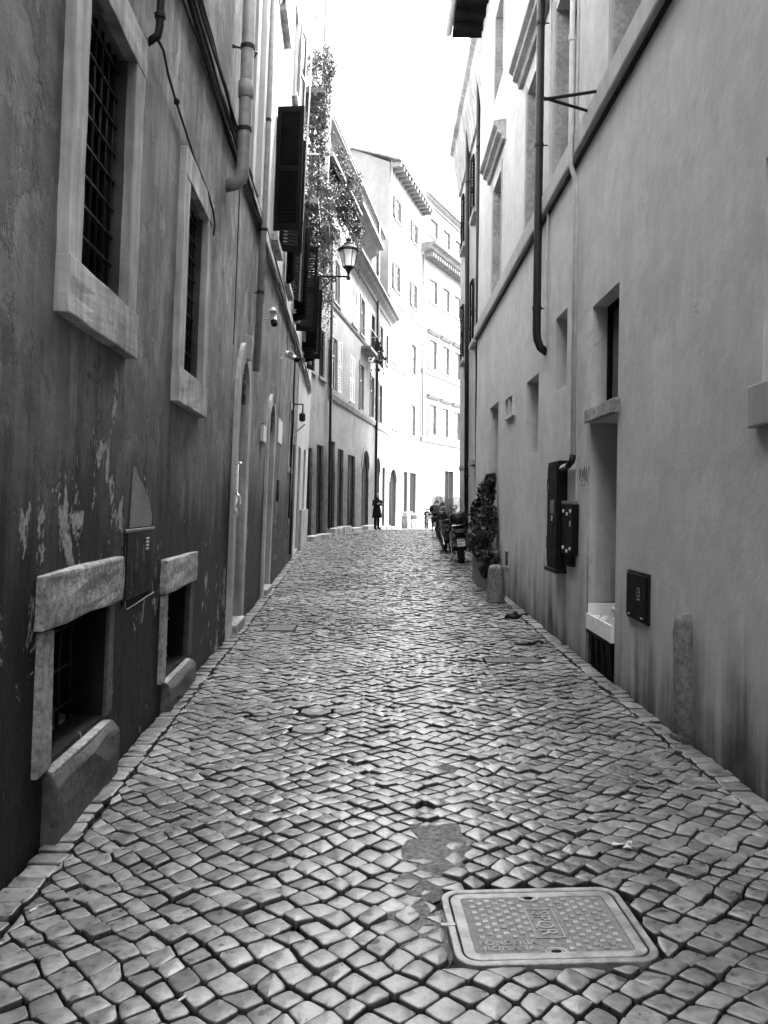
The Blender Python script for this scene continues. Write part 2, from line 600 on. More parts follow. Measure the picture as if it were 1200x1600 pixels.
def shutter(fr, s, side, z0, z1, width, ang, parent, mat='shutter', t=.04, pitch=.055, d0=.02):
    """louvred shutter hinged at s, swung out by ang degrees from lying on the wall; side = direction it lies in (+1 down the street)"""
    ca, sa = math.cos(R(ang)), math.sin(R(ang))
    def loc(u, w, z):
        return fr(s + side * (u * ca - w * sa), d0 + u * sa + w * ca, z)
    b = MB()
    for u0, u1, a, c in ((0, .06, z0, z1), (width - .06, width, z0, z1), (.06, width - .06, z0, z0 + .1), (.06, width - .06, z1 - .08, z1), (.06, width - .06, (z0 + z1) / 2 - .04, (z0 + z1) / 2 + .04)):
        b.box(loc, u0, u1, 0, t, a, c)
    o = b.build('shutter', mat, parent)
    sl = MB()
    for a, c in ((z0 + .1, (z0 + z1) / 2 - .04), ((z0 + z1) / 2 + .04, z1 - .08)):
        k = int((c - a) / pitch)
        for i in range(k):
            z = a + (i + .5) * (c - a) / k
            n = len(sl.v)
            h, w = .026, t * .5
            sl.v += [loc(u, ww, zz) for u in (.06, width - .06) for ww, zz in ((0, z + h), (.005, z + h + .004), (t, z - h), (t - .005, z - h - .004))]
            sl.f += [(n, n + 1, n + 5, n + 4), (n + 1, n + 2, n + 6, n + 5), (n + 2, n + 3, n + 7, n + 6), (n + 3, n, n + 4, n + 7), (n, n + 3, n + 2, n + 1), (n + 4, n + 5, n + 6, n + 7)]
    sl.build('slats', mat, o, kind='stuff', recalc=False)
    return o

def leaves(b, tones, pts, size, rg, droop=0.0):
    for p in pts:
        a = Vector((rg.gauss(0, 1), rg.gauss(0, 1), rg.gauss(0, 1) - droop)).normalized()
        c = a.orthogonal().normalized()
        c = (c * math.cos(rg.random() * 6.28) + a.cross(c) * math.sin(rg.random() * 6.28)).normalized()
        L = size * rg.uniform(.6, 1.35)
        W = L * rg.uniform(.32, .5)
        n = a.cross(c)
        q = len(b.v)
        b.v += [p - a * L * .5, p + c * W + n * W * .25, p + a * L * .5, p - c * W + n * W * .25]
        b.f += [(q, q + 1, q + 2), (q, q + 2, q + 3)]
        t = rg.random()
        tones += [t] * 4

# ------------------------------------------------------------------ ground and road
gb = MB()
gb.face([(-900, -900, -4), (900, -900, -4), (900, 1500, -4), (-900, 1500, -4)])
meta(gb.build('ground', 'joint', recalc=False), kind='structure')

def XL(y):
    return -1.35 - .045 * y if y < 27.5 else -2.59 + .1385 * (y - 27.5)
def XR(y):
    if y < 17.9:
        return 1.94
    return 2.30 if y < 25.4 else 3.0 + .105 * (y - 26)

rb = MB()
ys = [-12 + i * .75 for i in range(int((39.0 + 12) / .75) + 1)] + [39.7 + i * 1.5 for i in range(70)]
xs = [-14, -6] + [-3.5 + i * .5 for i in range(15)] + [6, 12, 24, 40]
for y in ys:
    for x in xs:
        rb.v.append(Vector((x, y, G(y) - (.034 if y < 39.6 else 0.0))))
nx = len(xs)
for j in range(len(ys) - 1):
    for i in range(nx - 1):
        a = j * nx + i
        rb.f.append((a, a + 1, a + 1 + nx, a + nx))
road = rb.build('road', 'joint', recalc=False, smooth=True)
road['kind'] = 'structure'

# cover position: centre, half sizes
MHX, MHY, MHW, MHD, MHR, MA = .568, 2.973, .345, .265, .075, .048
small_covers = [(-.49, 6.00, .115), (-.50, 5.56, .12)]
slabs = [(1.235, 8.02, .26, .13), (-1.24, 10.0, .17, .24)]
def rrdist(x, y):
    """signed distance to the rounded outline of the cover frame"""
    u, w = x - MHX, y - MHY
    u, w = u * math.cos(MA) + w * math.sin(MA), w * math.cos(MA) - u * math.sin(MA)
    qx, qy = abs(u) - (MHW - MHR), abs(w) - (MHD - MHR)
    return math.hypot(max(qx, 0), max(qy, 0)) + min(max(qx, qy), 0) - MHR
def holes(x, y):
    d = rrdist(x, y)
    for cx, cy, r in small_covers:
        d = min(d, math.hypot(x - cx, y - cy) - r)
    for cx, cy, hx, hy in slabs:
        d = min(d, max(abs(x - cx) - hx, abs(y - cy) - hy))
    return d
def undul(x, y):
    return (.014 if rrdist(x, y) > .25 else .014 * max(0.0, rrdist(x, y)) / .25) * noise.noise(Vector((x * .9, y * .7, 3.1))) + (.006 if rrdist(x, y) > .25 else .006 * max(0.0, rrdist(x, y)) / .25) * noise.noise(Vector((x * 2.6, y * 2.2, 8)))

cr = random.Random(11)
PITCH = .096
def lattice(i, j):
    c = PITCH / math.sqrt(2)
    x, y = (i - j) * c * 1.02, (i + j) * c * .98
    q = Vector((x * .55, y * .45, 1.7))
    x += .11 * noise.noise(q) + .035 * noise.noise(Vector((x * 1.9, y * 1.7, 5)))
    y += .12 * noise.noise(q + Vector((7, 3, 2))) + .04 * noise.noise(Vector((x * 1.7, y * 1.9, 15)))
    h = math.sin(i * 127.1 + j * 311.7) * 43758.5453
    h2 = math.sin(i * 269.5 + j * 183.3) * 24634.6345
    return x + ((h % 1) - .5) * .027, y + ((h2 % 1) - .5) * .027

def cobble_geo(poly, rg, fine, flat=1.0):
    """poly: ccw corner list. returns verts, faces"""
    cx = sum(p[0] for p in poly) / len(poly)
    cy = sum(p[1] for p in poly) / len(poly)
    ring = []
    n = len(poly)
    for k in range(n):
        p, a, c = poly[k], poly[k - 1], poly[(k + 1) % n]
        t = rg.uniform(.06, .15)
        ring.append((p[0] + (a[0] - p[0]) * t, p[1] + (a[1] - p[1]) * t))
        ring.append((p[0] + (c[0] - p[0]) * t, p[1] + (c[1] - p[1]) * t))
        if fine:
            m = rg.uniform(.40, .60)
            bulge = rg.uniform(-.035, .05)
            ex, ey = p[0] + (c[0] - p[0]) * m, p[1] + (c[1] - p[1]) * m
            ring.append((ex + (ex - cx) * bulge, ey + (ey - cy) * bulge))
    z0 = G(cy) + undul(cx, cy) + rg.gauss(0, .0042)
    tx, ty = rg.gauss(0, .042), rg.gauss(0, .042)
    dome = rg.choice((.0002, .0006, .0010, .0016, .0028))
    def zz(x, y, dz):
        return z0 + tx * (x - cx) + ty * (y - cy) + dz
    V, F = [], []
    levels = ((1.0, -.040), (.988, -.0048), (.95, -.0007), (.86, dome * .2)) if fine else ((1.0, -.03), (.95, -.003), (.90, 0))
    m = len(ring)
    for k, dz in levels:
        for x, y in ring:
            jx, jy = cx + (x - cx) * k, cy + (y - cy) * k
            V.append((jx, jy, zz(jx, jy, dz + (rg.uniform(-.0005, .0005) if k < 1 else 0))))
    V.append((cx, cy, zz(cx, cy, dome)))
    for l in range(len(levels) - 1):
        for k in range(m):
            a, b = l * m + k, l * m + (k + 1) % m
            F.append((a, b, b + m, a + m))
    e = (len(levels) - 1) * m
    for k in range(m):
        F.append((e + k, e + (k + 1) % m, e + m))
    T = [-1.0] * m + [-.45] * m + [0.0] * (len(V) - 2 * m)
    return V, F, T

stones = []                      # (depth, poly)
YFAR = 39.4
N = int(YFAR / (PITCH * math.sqrt(2))) + 30
c_ = PITCH / math.sqrt(2)
def inset(poly, g):
    cx = sum(p[0] for p in poly) / len(poly)
    cy = sum(p[1] for p in poly) / len(poly)
    out = []
    n = len(poly)
    for k in range(n):
        p, a, c = poly[k], poly[k - 1], poly[(k + 1) % n]
        d = math.hypot(p[0] - cx, p[1] - cy) or 1
        s = min(.6, g * 1.35 / d)
        out.append((p[0] + (cx - p[0]) * s, p[1] + (cy - p[1]) * s))
    return out
def area(p):
    return .5 * sum(p[k - 1][0] * p[k][1] - p[k][0] * p[k - 1][1] for k in range(len(p)))
GUT = .135
for i in range(-40, 2 * N):
    for j in range(-40, 2 * N):
        ay = (i + j) * c_ * .98
        ax = (i - j) * c_ * 1.02
        if not (.7 < ay < YFAR) or not (-3.2 < ax < 4.6):
            continue
        poly = [lattice(i, j), lattice(i + 1, j), lattice(i + 1, j + 1), lattice(i, j + 1)]
        ny = sum(p[1] for p in poly) / 4
        lo, hi = XL(ny) + GUT + .02, XR(ny) - GUT - .02
        if max(p[0] for p in poly) < lo + .02 or min(p[0] for p in poly) > hi - .02:
            continue
        poly = [(min(max(p[0], lo), hi), p[1]) for p in poly]
        cx = sum(p[0] for p in poly) / 4
        cy = sum(p[1] for p in poly) / 4
        if holes(cx, cy) < .002:
            continue
        if holes(cx, cy) < .13:      # trim the stones round covers and slabs
            q = []
            for p in poly:
                t = 0
                while holes(*p) < .004 and t < 12:
                    p = (p[0] + (cx - p[0]) * .12, p[1] + (cy - p[1]) * .12)
                    t += 1
                q.append(p)
            poly = q
        g = cr.uniform(.002, .0062)
        poly = inset(poly, g)
        if area(poly) < .0013:
            continue
        stones.append((cy, poly, 0))
# straight border course beside each wall
for side in (-1, 1):
    y = .7
    while y < YFAR:
        l = cr.uniform(.085, .135)
        if y > 8:
            l = cr.uniform(.12, .26)
        yc = y + l / 2
        w0 = (XL(yc) + .012) if side < 0 else (XR(yc) - .012)
        w1 = w0 - side * (GUT - .006 + cr.uniform(-.012, .012))
        j = lambda: cr.uniform(-.006, .006)
        poly = [(min(w0, w1) + j(), y + .005 + j()), (max(w0, w1) + j(), y + .005 + j()), (max(w0, w1) + j(), y + l - .005 + j()), (min(w0, w1) + j(), y + l - .005 + j())]
        if not (side < 0 and False):
            stones.append((yc, poly, 1))
        y += l
def shown(st):
    cy = st[0]
    cx = sum(p[0] for p in st[1]) / len(st[1])
    px, py = 600 + cx / cy * 1300, 788 + 1.5 / cy * 1300
    inside = -20 < px < 1220 and py < 1600
    return area(st[1]) / cy ** 3 if inside else 0
stones.sort(key=shown, reverse=True)
tone_of = lambda x, y: min(1, max(0, .5 + cr.gauss(0, .20) + .25 * noise.noise(Vector((x * .8, y * .8, 40)))))
rest, rest_t, rest_s = MB(), [], []
for k, (cy, poly, row) in enumerate(stones):
    cx = sum(p[0] for p in poly) / len(poly)
    t = tone_of(cx, cy)
    fine = cy < 9
    V, F, T = cobble_geo(poly, cr, fine)
    T = [t if x == 0 else x for x in T]
    if k < 300:
        b = MB()
        b.v = [Vector(v) for v in V]
        b.f = F
        b.build('cobble', 'cobble', road, smooth=True, tone=T, recalc=False)
    else:
        n = len(rest.v)
        rest.v += [Vector(v) for v in V]
        rest.f += [tuple(n + q for q in f) for f in F]
        rest_t += T
        rest_s += [fine or len(f) > 3 for f in F]
rest.build('cobbles', 'cobble', road, smooth=True, flat=rest_s, tone=rest_t, kind='stuff', recalc=False)

# mortar smears between and over the stones (parts of the road)
def smear(cx, cy, rx, ry, seed, top=.0015, n=40, arms=.45):
    b = MB()
    rings = 6
    for r in range(rings + 1):
        for k in range(n):
            a = 2 * math.pi * k / n
            e = 1 + arms * noise.noise(Vector((math.cos(a) * 1.6, math.sin(a) * 1.6, seed))) + arms * .6 * noise.noise(Vector((math.cos(a) * 4.5, math.sin(a) * 4.5, seed + 5)))
            f = r / rings
            x, y = cx + math.cos(a) * rx * e * f, cy + math.sin(a) * ry * e * f
            b.v.append(Vector((x, y, G(y) + undul(x, y) + top - (.026 if r == rings else 0) + .002 * noise.noise(Vector((x * 14, y * 14, 2))))))
    for r in range(rings):
        for k in range(n):
            a, c = r * n + k, r * n + (k + 1) % n
            b.f.append((a, c, c + n, a + n))
    b.build('mortar_patch', 'mortar', road, smooth=True, recalc=False)
smear(.235, 3.62, .16, .31, 1.0, .003, arms=.7)
smear(.13, 3.30, .13, .11, 21.0, .001)
smear(.13, 2.98, .13, .17, 3.0, -.002, arms=.7)
smear(.36, 4.25, .10, .16, 6.0, -.001)
smear(.24, 4.75, .16, .14, 9.0, -.001)
smear(1.28, 4.60, .14, .22, 12.0, -.003)
# grit, crumbs and leaf bits caught in the joints
gr_, gt_ = MB(), random.Random(23)
for k in range(1500):
    y = 2.3 + 9 * gt_.random() ** 1.6
    if gt_.random() < .5:
        side = gt_.choice((-1, 1))
        x = (XL(y) + .02 + abs(gt_.gauss(0, .05))) if side < 0 else (XR(y) - .02 - abs(gt_.gauss(0, .05)))
    else:
        x = gt_.uniform(XL(y) + .1, XR(y) - .1)
    if holes(x, y) < .02:
        continue
    r = gt_.uniform(.0015, .0045)
    z = G(y) + undul(x, y) + .0005
    n = len(gr_.v)
    a = gt_.random() * 6.28
    for q in range(3):
        gr_.v.append(Vector((x + math.cos(a + q * 2.1) * r * gt_.uniform(.6, 1.5), y + math.sin(a + q * 2.1) * r * gt_.uniform(.6, 1.5), z)))
    gr_.v.append(Vector((x, y, z + r * .9)))
    gr_.f += [(n, n + 1, n + 3), (n + 1, n + 2, n + 3), (n + 2, n, n + 3)]
gr_.build('grit', 'mortar', road, kind='stuff', recalc=False)

# ------------------------------------------------------------------ buildings on the left
def surround(fr, s0, s1, z0, z1, t, tz0, tz1, prot, parent, mat='trim', name='window_surround', bevel=.006, jit=.003, sub=0):
    """stone frame round the opening s0..s1, z0..z1: two jambs, lintel and sill as separate stones"""
    e = .002
    p = MB().box(fr, s0 - t, s0, -.02, prot, z0, z1).build(name, mat, parent, bevel=bevel, jitter=jit, sub=sub)
    MB().box(fr, s1, s1 + t, -.02, prot, z0, z1).build('jamb', mat, p, bevel=bevel, jitter=jit, sub=sub)
    MB().box(fr, s0 - t, s1 + t, -.02, prot + e, z1, z1 + tz1).build('lintel', mat, p, bevel=bevel, jitter=jit, sub=sub)
    MB().box(fr, s0 - t - .005, s1 + t + .005, -.02, prot + .012, z0 - tz0, z0).build('sill', mat, p, bevel=bevel, jitter=jit, sub=sub)
    return p

def bars(fr, s0, s1, z0, z1, d, parent, nv, nh, r=.009):
    for i in range(nv):
        s = s0 + (s1 - s0) * (i + .5) / nv
        MB().tube([fr(s, -d, z0 - .01), fr(s, -d, z1 + .01)], r, 6).build('bar', 'black_iron', parent, smooth=True)
    for i in range(nh):
        z = z0 + (z1 - z0) * (i + .5) / nh
        MB().box(fr, s0 - .01, s1 + .01, -d - .012, -d + .012, z - .006, z + .006).build('bar', 'black_iron', parent)

# --- near left house
A = root('plaster_house', FRL(4, 0, 0), 'dark weathered peeling plaster house with barred windows at left front', 'house')
opsA = [(3.76, 4.55, 2.58, 3.92, .30), (6.14, 6.93, 2.49, 3.87, .30), (3.69, 4.55, .35, .96, .42), (6.05, 6.95, .24, .86, .42)]
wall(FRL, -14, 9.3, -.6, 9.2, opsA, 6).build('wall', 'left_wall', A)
for s0, s1, z0, z1 in ((3.76, 4.55, 2.58, 3.92), (6.14, 6.93, 2.49, 3.87)):
    w = casement(FRL, s0, s1, z0, z1, .105, A)
    bars(FRL, s0, s1, z0, z1, .055, w, 7, 9)
    MB().box(FRL, s1 - .006, s1 - .001, -.104, -.002, z0 + .001, z1 - .001).build('reveal_lining', 'reveal_dark', A)  # lining added to darken the recess
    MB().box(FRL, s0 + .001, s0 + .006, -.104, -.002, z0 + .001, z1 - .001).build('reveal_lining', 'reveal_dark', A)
    surround(FRL, s0, s1, z0, z1, .19, .25, .20, .05, A, jit=.008, sub=5)
for s0, s1, z0, z1, sk in ((3.69, 4.55, .35, .96, .36), (6.05, 6.95, .24, .86, .24)):
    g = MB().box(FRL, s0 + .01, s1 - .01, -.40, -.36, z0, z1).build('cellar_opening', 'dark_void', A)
    bars(FRL, s0, s1, z0, z1, .16, g, 5, 3, .011)
    MB().box(FRL, s0 - .20, s1 + .16, -.03, .045, z1, z1 + .245).build('stone_lintel', 'travertine', A, bevel=.014, jitter=.014, sub=3)
    MB().box(FRL, s0 - .17, s0, -.03, .028, z0 - .02, z1 - .004).build('stone_jamb', 'travertine', A, bevel=.014, jitter=.012)
    MB().box(FRL, s1, s1 + .13, -.03, .018, z0 - .02, z1 - .004).build('stone_jamb', 'dark_stone', A, bevel=.014, jitter=.012)
    MB().prism(FRL, [(-.30, z0 + .012), (.045, z0 - .05), (.075, z0 - .09), (.07, -.2), (-.30, -.2)], s0 - .03, s1 + .09).build('stone_sill', 'dark_stone', A, bevel=.014, jitter=.022, sub=3)
    MB().prism(FRL, [(-.29, z0 + .022), (.042, z0 - .034), (.042, z0 - .053), (-.29, z0)], s0 - .02, s1 + .02).build('sill_slab', 'travertine', A, bevel=.004, jitter=.006)
# bare patch of render where the plaster has fallen, above the meter panel
pb = MB()
outl = [(4.95, 1.36), (5.50, 1.36), (5.52, 1.42), (5.44, 1.50), (5.40, 1.555), (5.33, 1.57), (5.24, 1.63), (5.15, 1.655), (5.06, 1.72), (4.99, 1.735), (4.965, 1.62), (4.955, 1.50)]
pb.face([FRL(s, .004, z) for s, z in outl])
pb.build('bare_render', 'render_coat', A, recalc=False)
# doorway with the pale arch (near)
# --- second left house: same dark ground floor, pale upper storey
B = root('plaster_house', FRL(14, 0, 0), 'left house with two pale arched doorways and dark open shutters above', 'house')
D1 = (8.98 + .42, 9.98 + .10, .20, 2.75, .50, .46)
D2 = (13.05, 13.95, .16, 2.70, .42, .42)
NI = [(15.15, 15.75, 1.55, 1.95, .1), (17.75, 18.7, 2.3, 3.55, .25), (19.2, 19.95, .3, 2.9, .3)]
D1 = (9.42, 10.22, .13, 2.72, .46, .46)
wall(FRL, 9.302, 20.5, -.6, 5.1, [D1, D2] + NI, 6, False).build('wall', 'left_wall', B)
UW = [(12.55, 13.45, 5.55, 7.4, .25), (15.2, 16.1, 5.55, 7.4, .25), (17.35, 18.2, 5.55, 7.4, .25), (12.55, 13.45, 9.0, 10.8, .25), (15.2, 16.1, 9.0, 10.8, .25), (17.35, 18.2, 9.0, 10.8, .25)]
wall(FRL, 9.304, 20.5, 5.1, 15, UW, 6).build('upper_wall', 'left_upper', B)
for k, (a, c) in enumerate(((9.32, 9.46), (9.62, 9.74), (10.35, 10.6))):
    MB().box(FRL, a, c, -.01, (.09, .05, .07)[k], 5.2, 14.9).build('pilaster', 'left_upper', B, bevel=.008)
for o in UW:
    casement(FRL, o[0], o[1], o[2], o[3], .16, B, 'shutter_grey')
    MB().box(FRL, o[0] - .1, o[1] + .1, -.02, .1, o[2] - .09, o[2]).build('window_sill', 'trim', B, bevel=.008)
MB().box(FRL, 9.31, 20.49, -.01, .06, 5.1, 5.24).build('string_course', 'left_upper', B, bevel=.008)
shutter(FRL, 12.50, -1, 5.62, 7.48, .40, 84, B)
shutter(FRL, 13.50, 1, 5.62, 7.48, .40, 60, B)
shutter(FRL, 15.15, -1, 5.5, 7.35, .40, 22, B)
shutter(FRL, 16.15, 1, 5.5, 7.35, .40, 30, B)
shutter(FRL, 17.30, -1, 5.3, 7.15, .42, 40, B)
shutter(FRL, 18.25, 1, 5.3, 7.15, .42, 85, B)
shutter(FRL, 12.50, -1, 9.0, 10.8, .42, 10, B, 'shutter_grey')
shutter(FRL, 16.15, 1, 9.0, 10.8, .42, 12, B, 'shutter_grey')
def arch_door(fr, D, parent, t=.17, prot=.05, key=True, leafmat='wood_dark'):
    s0, s1, z0, z1, dp, rise = D
    m, hw = (s0 + s1) / 2, (s1 - s0) / 2
    su = MB().box(fr, s0 - t, s0, -.02, prot, z0 - .2, z1).build('door_surround', 'trim', parent, bevel=.008, jitter=.003)
    MB().box(fr, s1, s1 + t, -.02, prot, z0 - .2, z1).build('jamb', 'trim', su, bevel=.008, jitter=.003)
    n = 12
    ab = MB()
    rings = []
    for i in range(n + 1):
        a = math.pi * i / n
        ci, si = -math.cos(a), math.sin(a)
        rings.append([fr(m + ci * hw, -.02, z1 + si * rise), fr(m + ci * hw, prot, z1 + si * rise), fr(m + ci * (hw + t), prot, z1 + si * (rise + t)), fr(m + ci * (hw + t), -.02, z1 + si * (rise + t))])
    ab.loft(rings).build('arch', 'trim', su)
    # plastered jamb faces inside the doorway
    MB().box(fr, s1 - .012, s1 - .002, -dp + .01, prot - .01, z0, z1).build('reveal_lining', 'trim', su)
    MB().box(fr, s0 + .002, s0 + .012, -dp + .01, prot - .01, z0, z1).build('reveal_lining', 'trim', su)
    if key:
        MB().prism(lambda s, d, z: fr(s, d, z), [(-.02, z1 + rise + .02), (prot + .04, z1 + rise + .02), (prot + .07, z1 + rise + .22), (prot + .05, z1 + rise + .30), (-.02, z1 + rise + .30)], m - .07, m + .07).build('keystone', 'trim', su, bevel=.008)
    MB().box(fr, s0 - .02, s1 + .02, -dp, .10, z0 - .25, z0).build('door_step', 'travertine', parent, bevel=.012, jitter=.006)
    d = MB().box(fr, s0 + .014, s1 - .014, -dp - .04, -dp + .01, z0 + .004, z1).build('door', leafmat, parent)
    for k in range(2):
        for q in range(3):
            a = s0 + .06 + k * hw
            zz0 = z0 + .1 + q * (z1 - z0 - .1) / 3
            MB().box(fr, a, a + hw - .1, -dp + .01, -dp + .022, zz0, zz0 + (z1 - z0 - .1) / 3 - .09).build('door_panel', leafmat, d, bevel=.006)
    fan = MB()
    pts = [fr(m - math.cos(math.pi * i / n) * hw, -dp - .01, z1 + math.sin(math.pi * i / n) * rise) for i in range(n + 1)]
    fan.face(pts)
    fan.build('fanlight', 'glass', d, recalc=False)
arch_door(FRL, D1, B, .22, .05)
arch_door(FRL, D2, B, .17, .045)
casement(FRL, *NI[1][:4], .18, B)
surround(FRL, *NI[1][:4], .13, .12, .12, .03, B)
dd = MB().box(FRL, 19.2, 19.95, -.30, -.26, .3, 2.9).build('door', 'wood_dark', B)
MB().box(FRL, 15.15, 15.75, -.1, -.07, 1.55, 1.95).build('niche_door', 'dark_stone', B)

# --- third left house: tall, with planted balconies
Cc = root('plaster_house', FRL(23, 0, G(23)), 'tall left house with planted balconies behind the wall lantern', 'house')
opsC = [(21.4, 22.6, .3, 3.0, .12), (24.0, 25.1, .4, 3.1, .12)] + [(a, a + .9, z, z + 1.75, .25) for a in (20.75, 22.3, 24.2) for z in (5.4, 8.9, 12.3)]
wall(FRL, 20.502, 26.6, -.6, 20.5, opsC, 6).build('wall', 'left_upper', Cc)
MB().box(FRL, 22.75, 26.55, -.02, .07, -.3, 1.35).build('plinth', 'trim', Cc, bevel=.01)
for o in opsC[2:]:
    casement(FRL, o[0], o[1], o[2], o[3], .16, Cc, 'shutter_grey')
for o in opsC[:2]:
    d = MB().box(FRL, o[0] + .005, o[1] - .005, -.14, -.09, o[2], o[3]).build('door', 'wood_dark', Cc)
shutter(FRL, 20.70, -1, 5.3, 7.1, .42, 62, Cc)
shutter(FRL, 21.70, 1, 5.3, 7.1, .42, 80, Cc)
shutter(FRL, 22.25, -1, 5.3, 7.1, .42, 35, Cc)
shutter(FRL, 23.25, 1, 5.3, 7.1, .42, 20, Cc)
def balcony(fr, s0, s1, z, d, parent, h=.95, pitch=.14, mat='dark_pipe'):
    b = MB().box(fr, s0, s1, -.05, d, z - .14, z).build('balcony', 'trim_far', parent, bevel=.01)
    MB().tube([fr(s0, .02, z + h), fr(s0, d - .03, z + h), fr(s1, d - .03, z + h), fr(s1, .02, z + h)], .018, 6).build('handrail', 'frame_light', b)
    k = int((s1 - s0) / pitch)
    bb = MB()
    for i in range(k + 1):
        s = s0 + (s1 - s0) * i / k
        bb.tube([fr(s, d - .03, z), fr(s, d - .03, z + h)], .009, 5)
    bb.build('balusters', mat, b, kind='stuff')
    return b
balcony(FRL, 18.4, 20.2, 10.75, .45, B)
balcony(FRL, 18.4, 20.2, 8.3, .40, B)
balcony(FRL, 22.9, 25.0, 9.3, .50, Cc)
MB().box(FRL, 25.75, 26.2, .0, .32, 9.5, 19.5).build('flue', 'grey_pipe', Cc, bevel=.03)

# --- buildings that close the bend on the left
def far_house(name, fr, s0, s1, z0, z1, wins, doors, mat, label, body=6, shut=True, smat='shutter_white', fmat='frame_light', open_=None):
    H = root(name, fr((s0 + s1) / 2, 0, G((s0 + s1) / 2)), label, 'house')
    ops = [(a, a + w, z, z + h, .12) for a, w, z, h, k in wins] + [(a, c, e, g, .1) + ((r,) if r else ()) for a, c, e, g, r in doors]
    wall(fr, s0, s1, z0, z1, ops, body).build('wall', mat, H)
    for a, w, z, h, k in wins:
        casement(fr, a, a + w, z, z + h, .06, H, fmat if k != 'dark' else 'wood_dark', glass='far_glass' if mat == 'far_white' else 'glass')
        MB().box(fr, a - .12, a + w + .12, -.02, .07, z - .1, z).build('window_sill', 'trim_far', H)
        if k in ('open', 'both'):
            shutter(fr, a - .01, -1, z, z + h, w * .5, 8, H, smat, pitch=.09)
            shutter(fr, a + w + .01, 1, z, z + h, w * .5, 8, H, smat, pitch=.09)
        if k == 'closed':
            shutter(fr, a + .01, 1, z, z + h, w * .49, 0, H, smat, pitch=.09, d0=-.03)
            shutter(fr, a + w - .01, -1, z, z + h, w * .49, 0, H, smat, pitch=.09, d0=-.03)
        if k == 'frame':
            surround(fr, a, a + w, z, z + h, .14, .12, .14, .04, H, 'trim_far', jit=0)
        if k == 'hood':
            surround(fr, a, a + w, z, z + h, .16, .12, .2, .05, H, 'trim_far', jit=0)
            MB().prism(fr, [(-.02, z + h + .42), (.10, z + h + .42), (.28, z + h + .6), (.28, z + h + .66), (-.02, z + h + .72)], a - .35, a + w + .35).build('window_hood', 'trim_far', H)
    for a, c, e, g, r in doors:
        d = MB().box(fr, a + .004, c - .004, -.14, -.09, e, g).build('door', 'wood_dark', H)
        MB().box(fr, (a + c) / 2 - .02, (a + c) / 2 + .02, -.09, -.07, e, g).build('door_mullion', 'black_iron', d)
        if r:
            n = 10
            m, hw = (a + c) / 2, (c - a) / 2
            fb = MB()
            fb.face([fr(m - math.cos(math.pi * i / n) * hw, -.095, g + math.sin(math.pi * i / n) * r) for i in range(n + 1)])
            fb.build('fanlight', 'wood_dark', d, recalc=False)
            rings = []
            for i in range(n + 1):
                an = math.pi * i / n
                ci, si = -math.cos(an), math.sin(an)
                rings.append([fr(m + ci * hw, -.02, g + si * r), fr(m + ci * hw, .05, g + si * r), fr(m + ci * (hw + .18), .05, g + si * (r + .18)), fr(m + ci * (hw + .18), -.02, g + si * (r + .18))])
            MB().loft(rings).build('arch', 'trim_far', H)
        MB().box(fr, a - .15, c + .15, -.3, .35, G(a) - .3, e).build('door_step', 'trim', H, bevel=.02)
    return H

def cornice(fr, s0, s1, z, d, H, mat='trim_far', h=.45):
    return MB().prism(fr, [(-.05, z - h), (.06, z - h), (.12, z - h * .7), (d * .6, z - h * .45), (d * .7, z - h * .25), (d, z - h * .2), (d, z), (-.05, z + .02)], s0, s1).build('cornice', mat, H)

E1 = far_house('plaster_house', FFL, 26.7, 30.7, -.5, 13.0,
    [(27.6, .9, 6.0, 1.7, 'dark'), (29.2, .9, 6.0, 1.7, 'dark'), (29.2, .9, 9.4, 1.6, 'dark')], [(27.3, 28.3, .45, 3.4, 0), (29.0, 30.1, .45, 3.6, 0)],
    'far_wall', 'narrow left house with roof terrace and trailing vine, beyond the lantern')
bt = balcony(FFL, 27.6, 33.4, 13.15, .75, E1, 1.1, .2)
MB().box(FFL, 28.2, 33.2, -.02, .7, 12.75, 13.005).build('terrace_soffit', 'wood_dark', E1)
E2 = far_house('plaster_house', FFL, 30.702, 42.2, -.6, 12.0,
    [(31.3, 1.0, 5.85, 2.0, 'open'), (35.2, 1.1, 5.85, 2.0, 'closed'), (37.6, .95, 5.85, 2.0, 'frame'), (40.7, 1.0, 5.8, 2.0, 'frame'),
     (31.5, 1.1, 9.25, 1.6, 'open'), (35.5, 1.2, 9.25, 1.65, 'closed'), (37.6, .95, 9.25, 1.6, 'frame'), (40.85, 1.1, 9.3, 1.6, 'dark')],
    [(30.95, 32.2, .6, 3.9, 0), (32.75, 33.95, .62, 3.7, 0), (34.9, 36.7, .5, 3.6, 0), (38.5, 40.5, .5, 3.2, .85)],
    'far_wall', 'grey house round the bend with white louvred shutters and dark doorways', 1.8)
E4 = far_house('plaster_house', FFL, 42.202, 47.7, -.6, 12.0,
    [(43.6, 1.0, 5.8, 2.0, 'frame'), (45.9, .9, 5.8, 2.0, 'closed'), (43.6, 1.0, 9.3, 1.6, 'frame'), (45.9, .9, 9.3, 1.6, 'frame')],
    [(42.7, 44.2, .35, 3.2, .75), (45.2, 46.3, .3, 3.5, 0)],
    'far_white', 'narrow pale house with arched door between black drainpipe and the eaved house', 1.8, fmat='far_frame', smat='shutter_grey')
MB().prism(FFL, [(-.02, 5.45), (.05, 5.45), (.10, 5.62), (.10, 5.72), (-.02, 5.74)], 30.72, 42.18).build('string_course', 'trim_far', E2)
MB().prism(FFL, [(-.02, 8.95), (.04, 8.95), (.07, 9.05), (-.02, 9.1)], 30.72, 42.18).build('string_course', 'trim_far', E2)
cornice(FFL, 34.6, 42.19, 12.15, .55, E2)
cornice(FFL, 42.21, 47.9, 12.15, .55, E4)
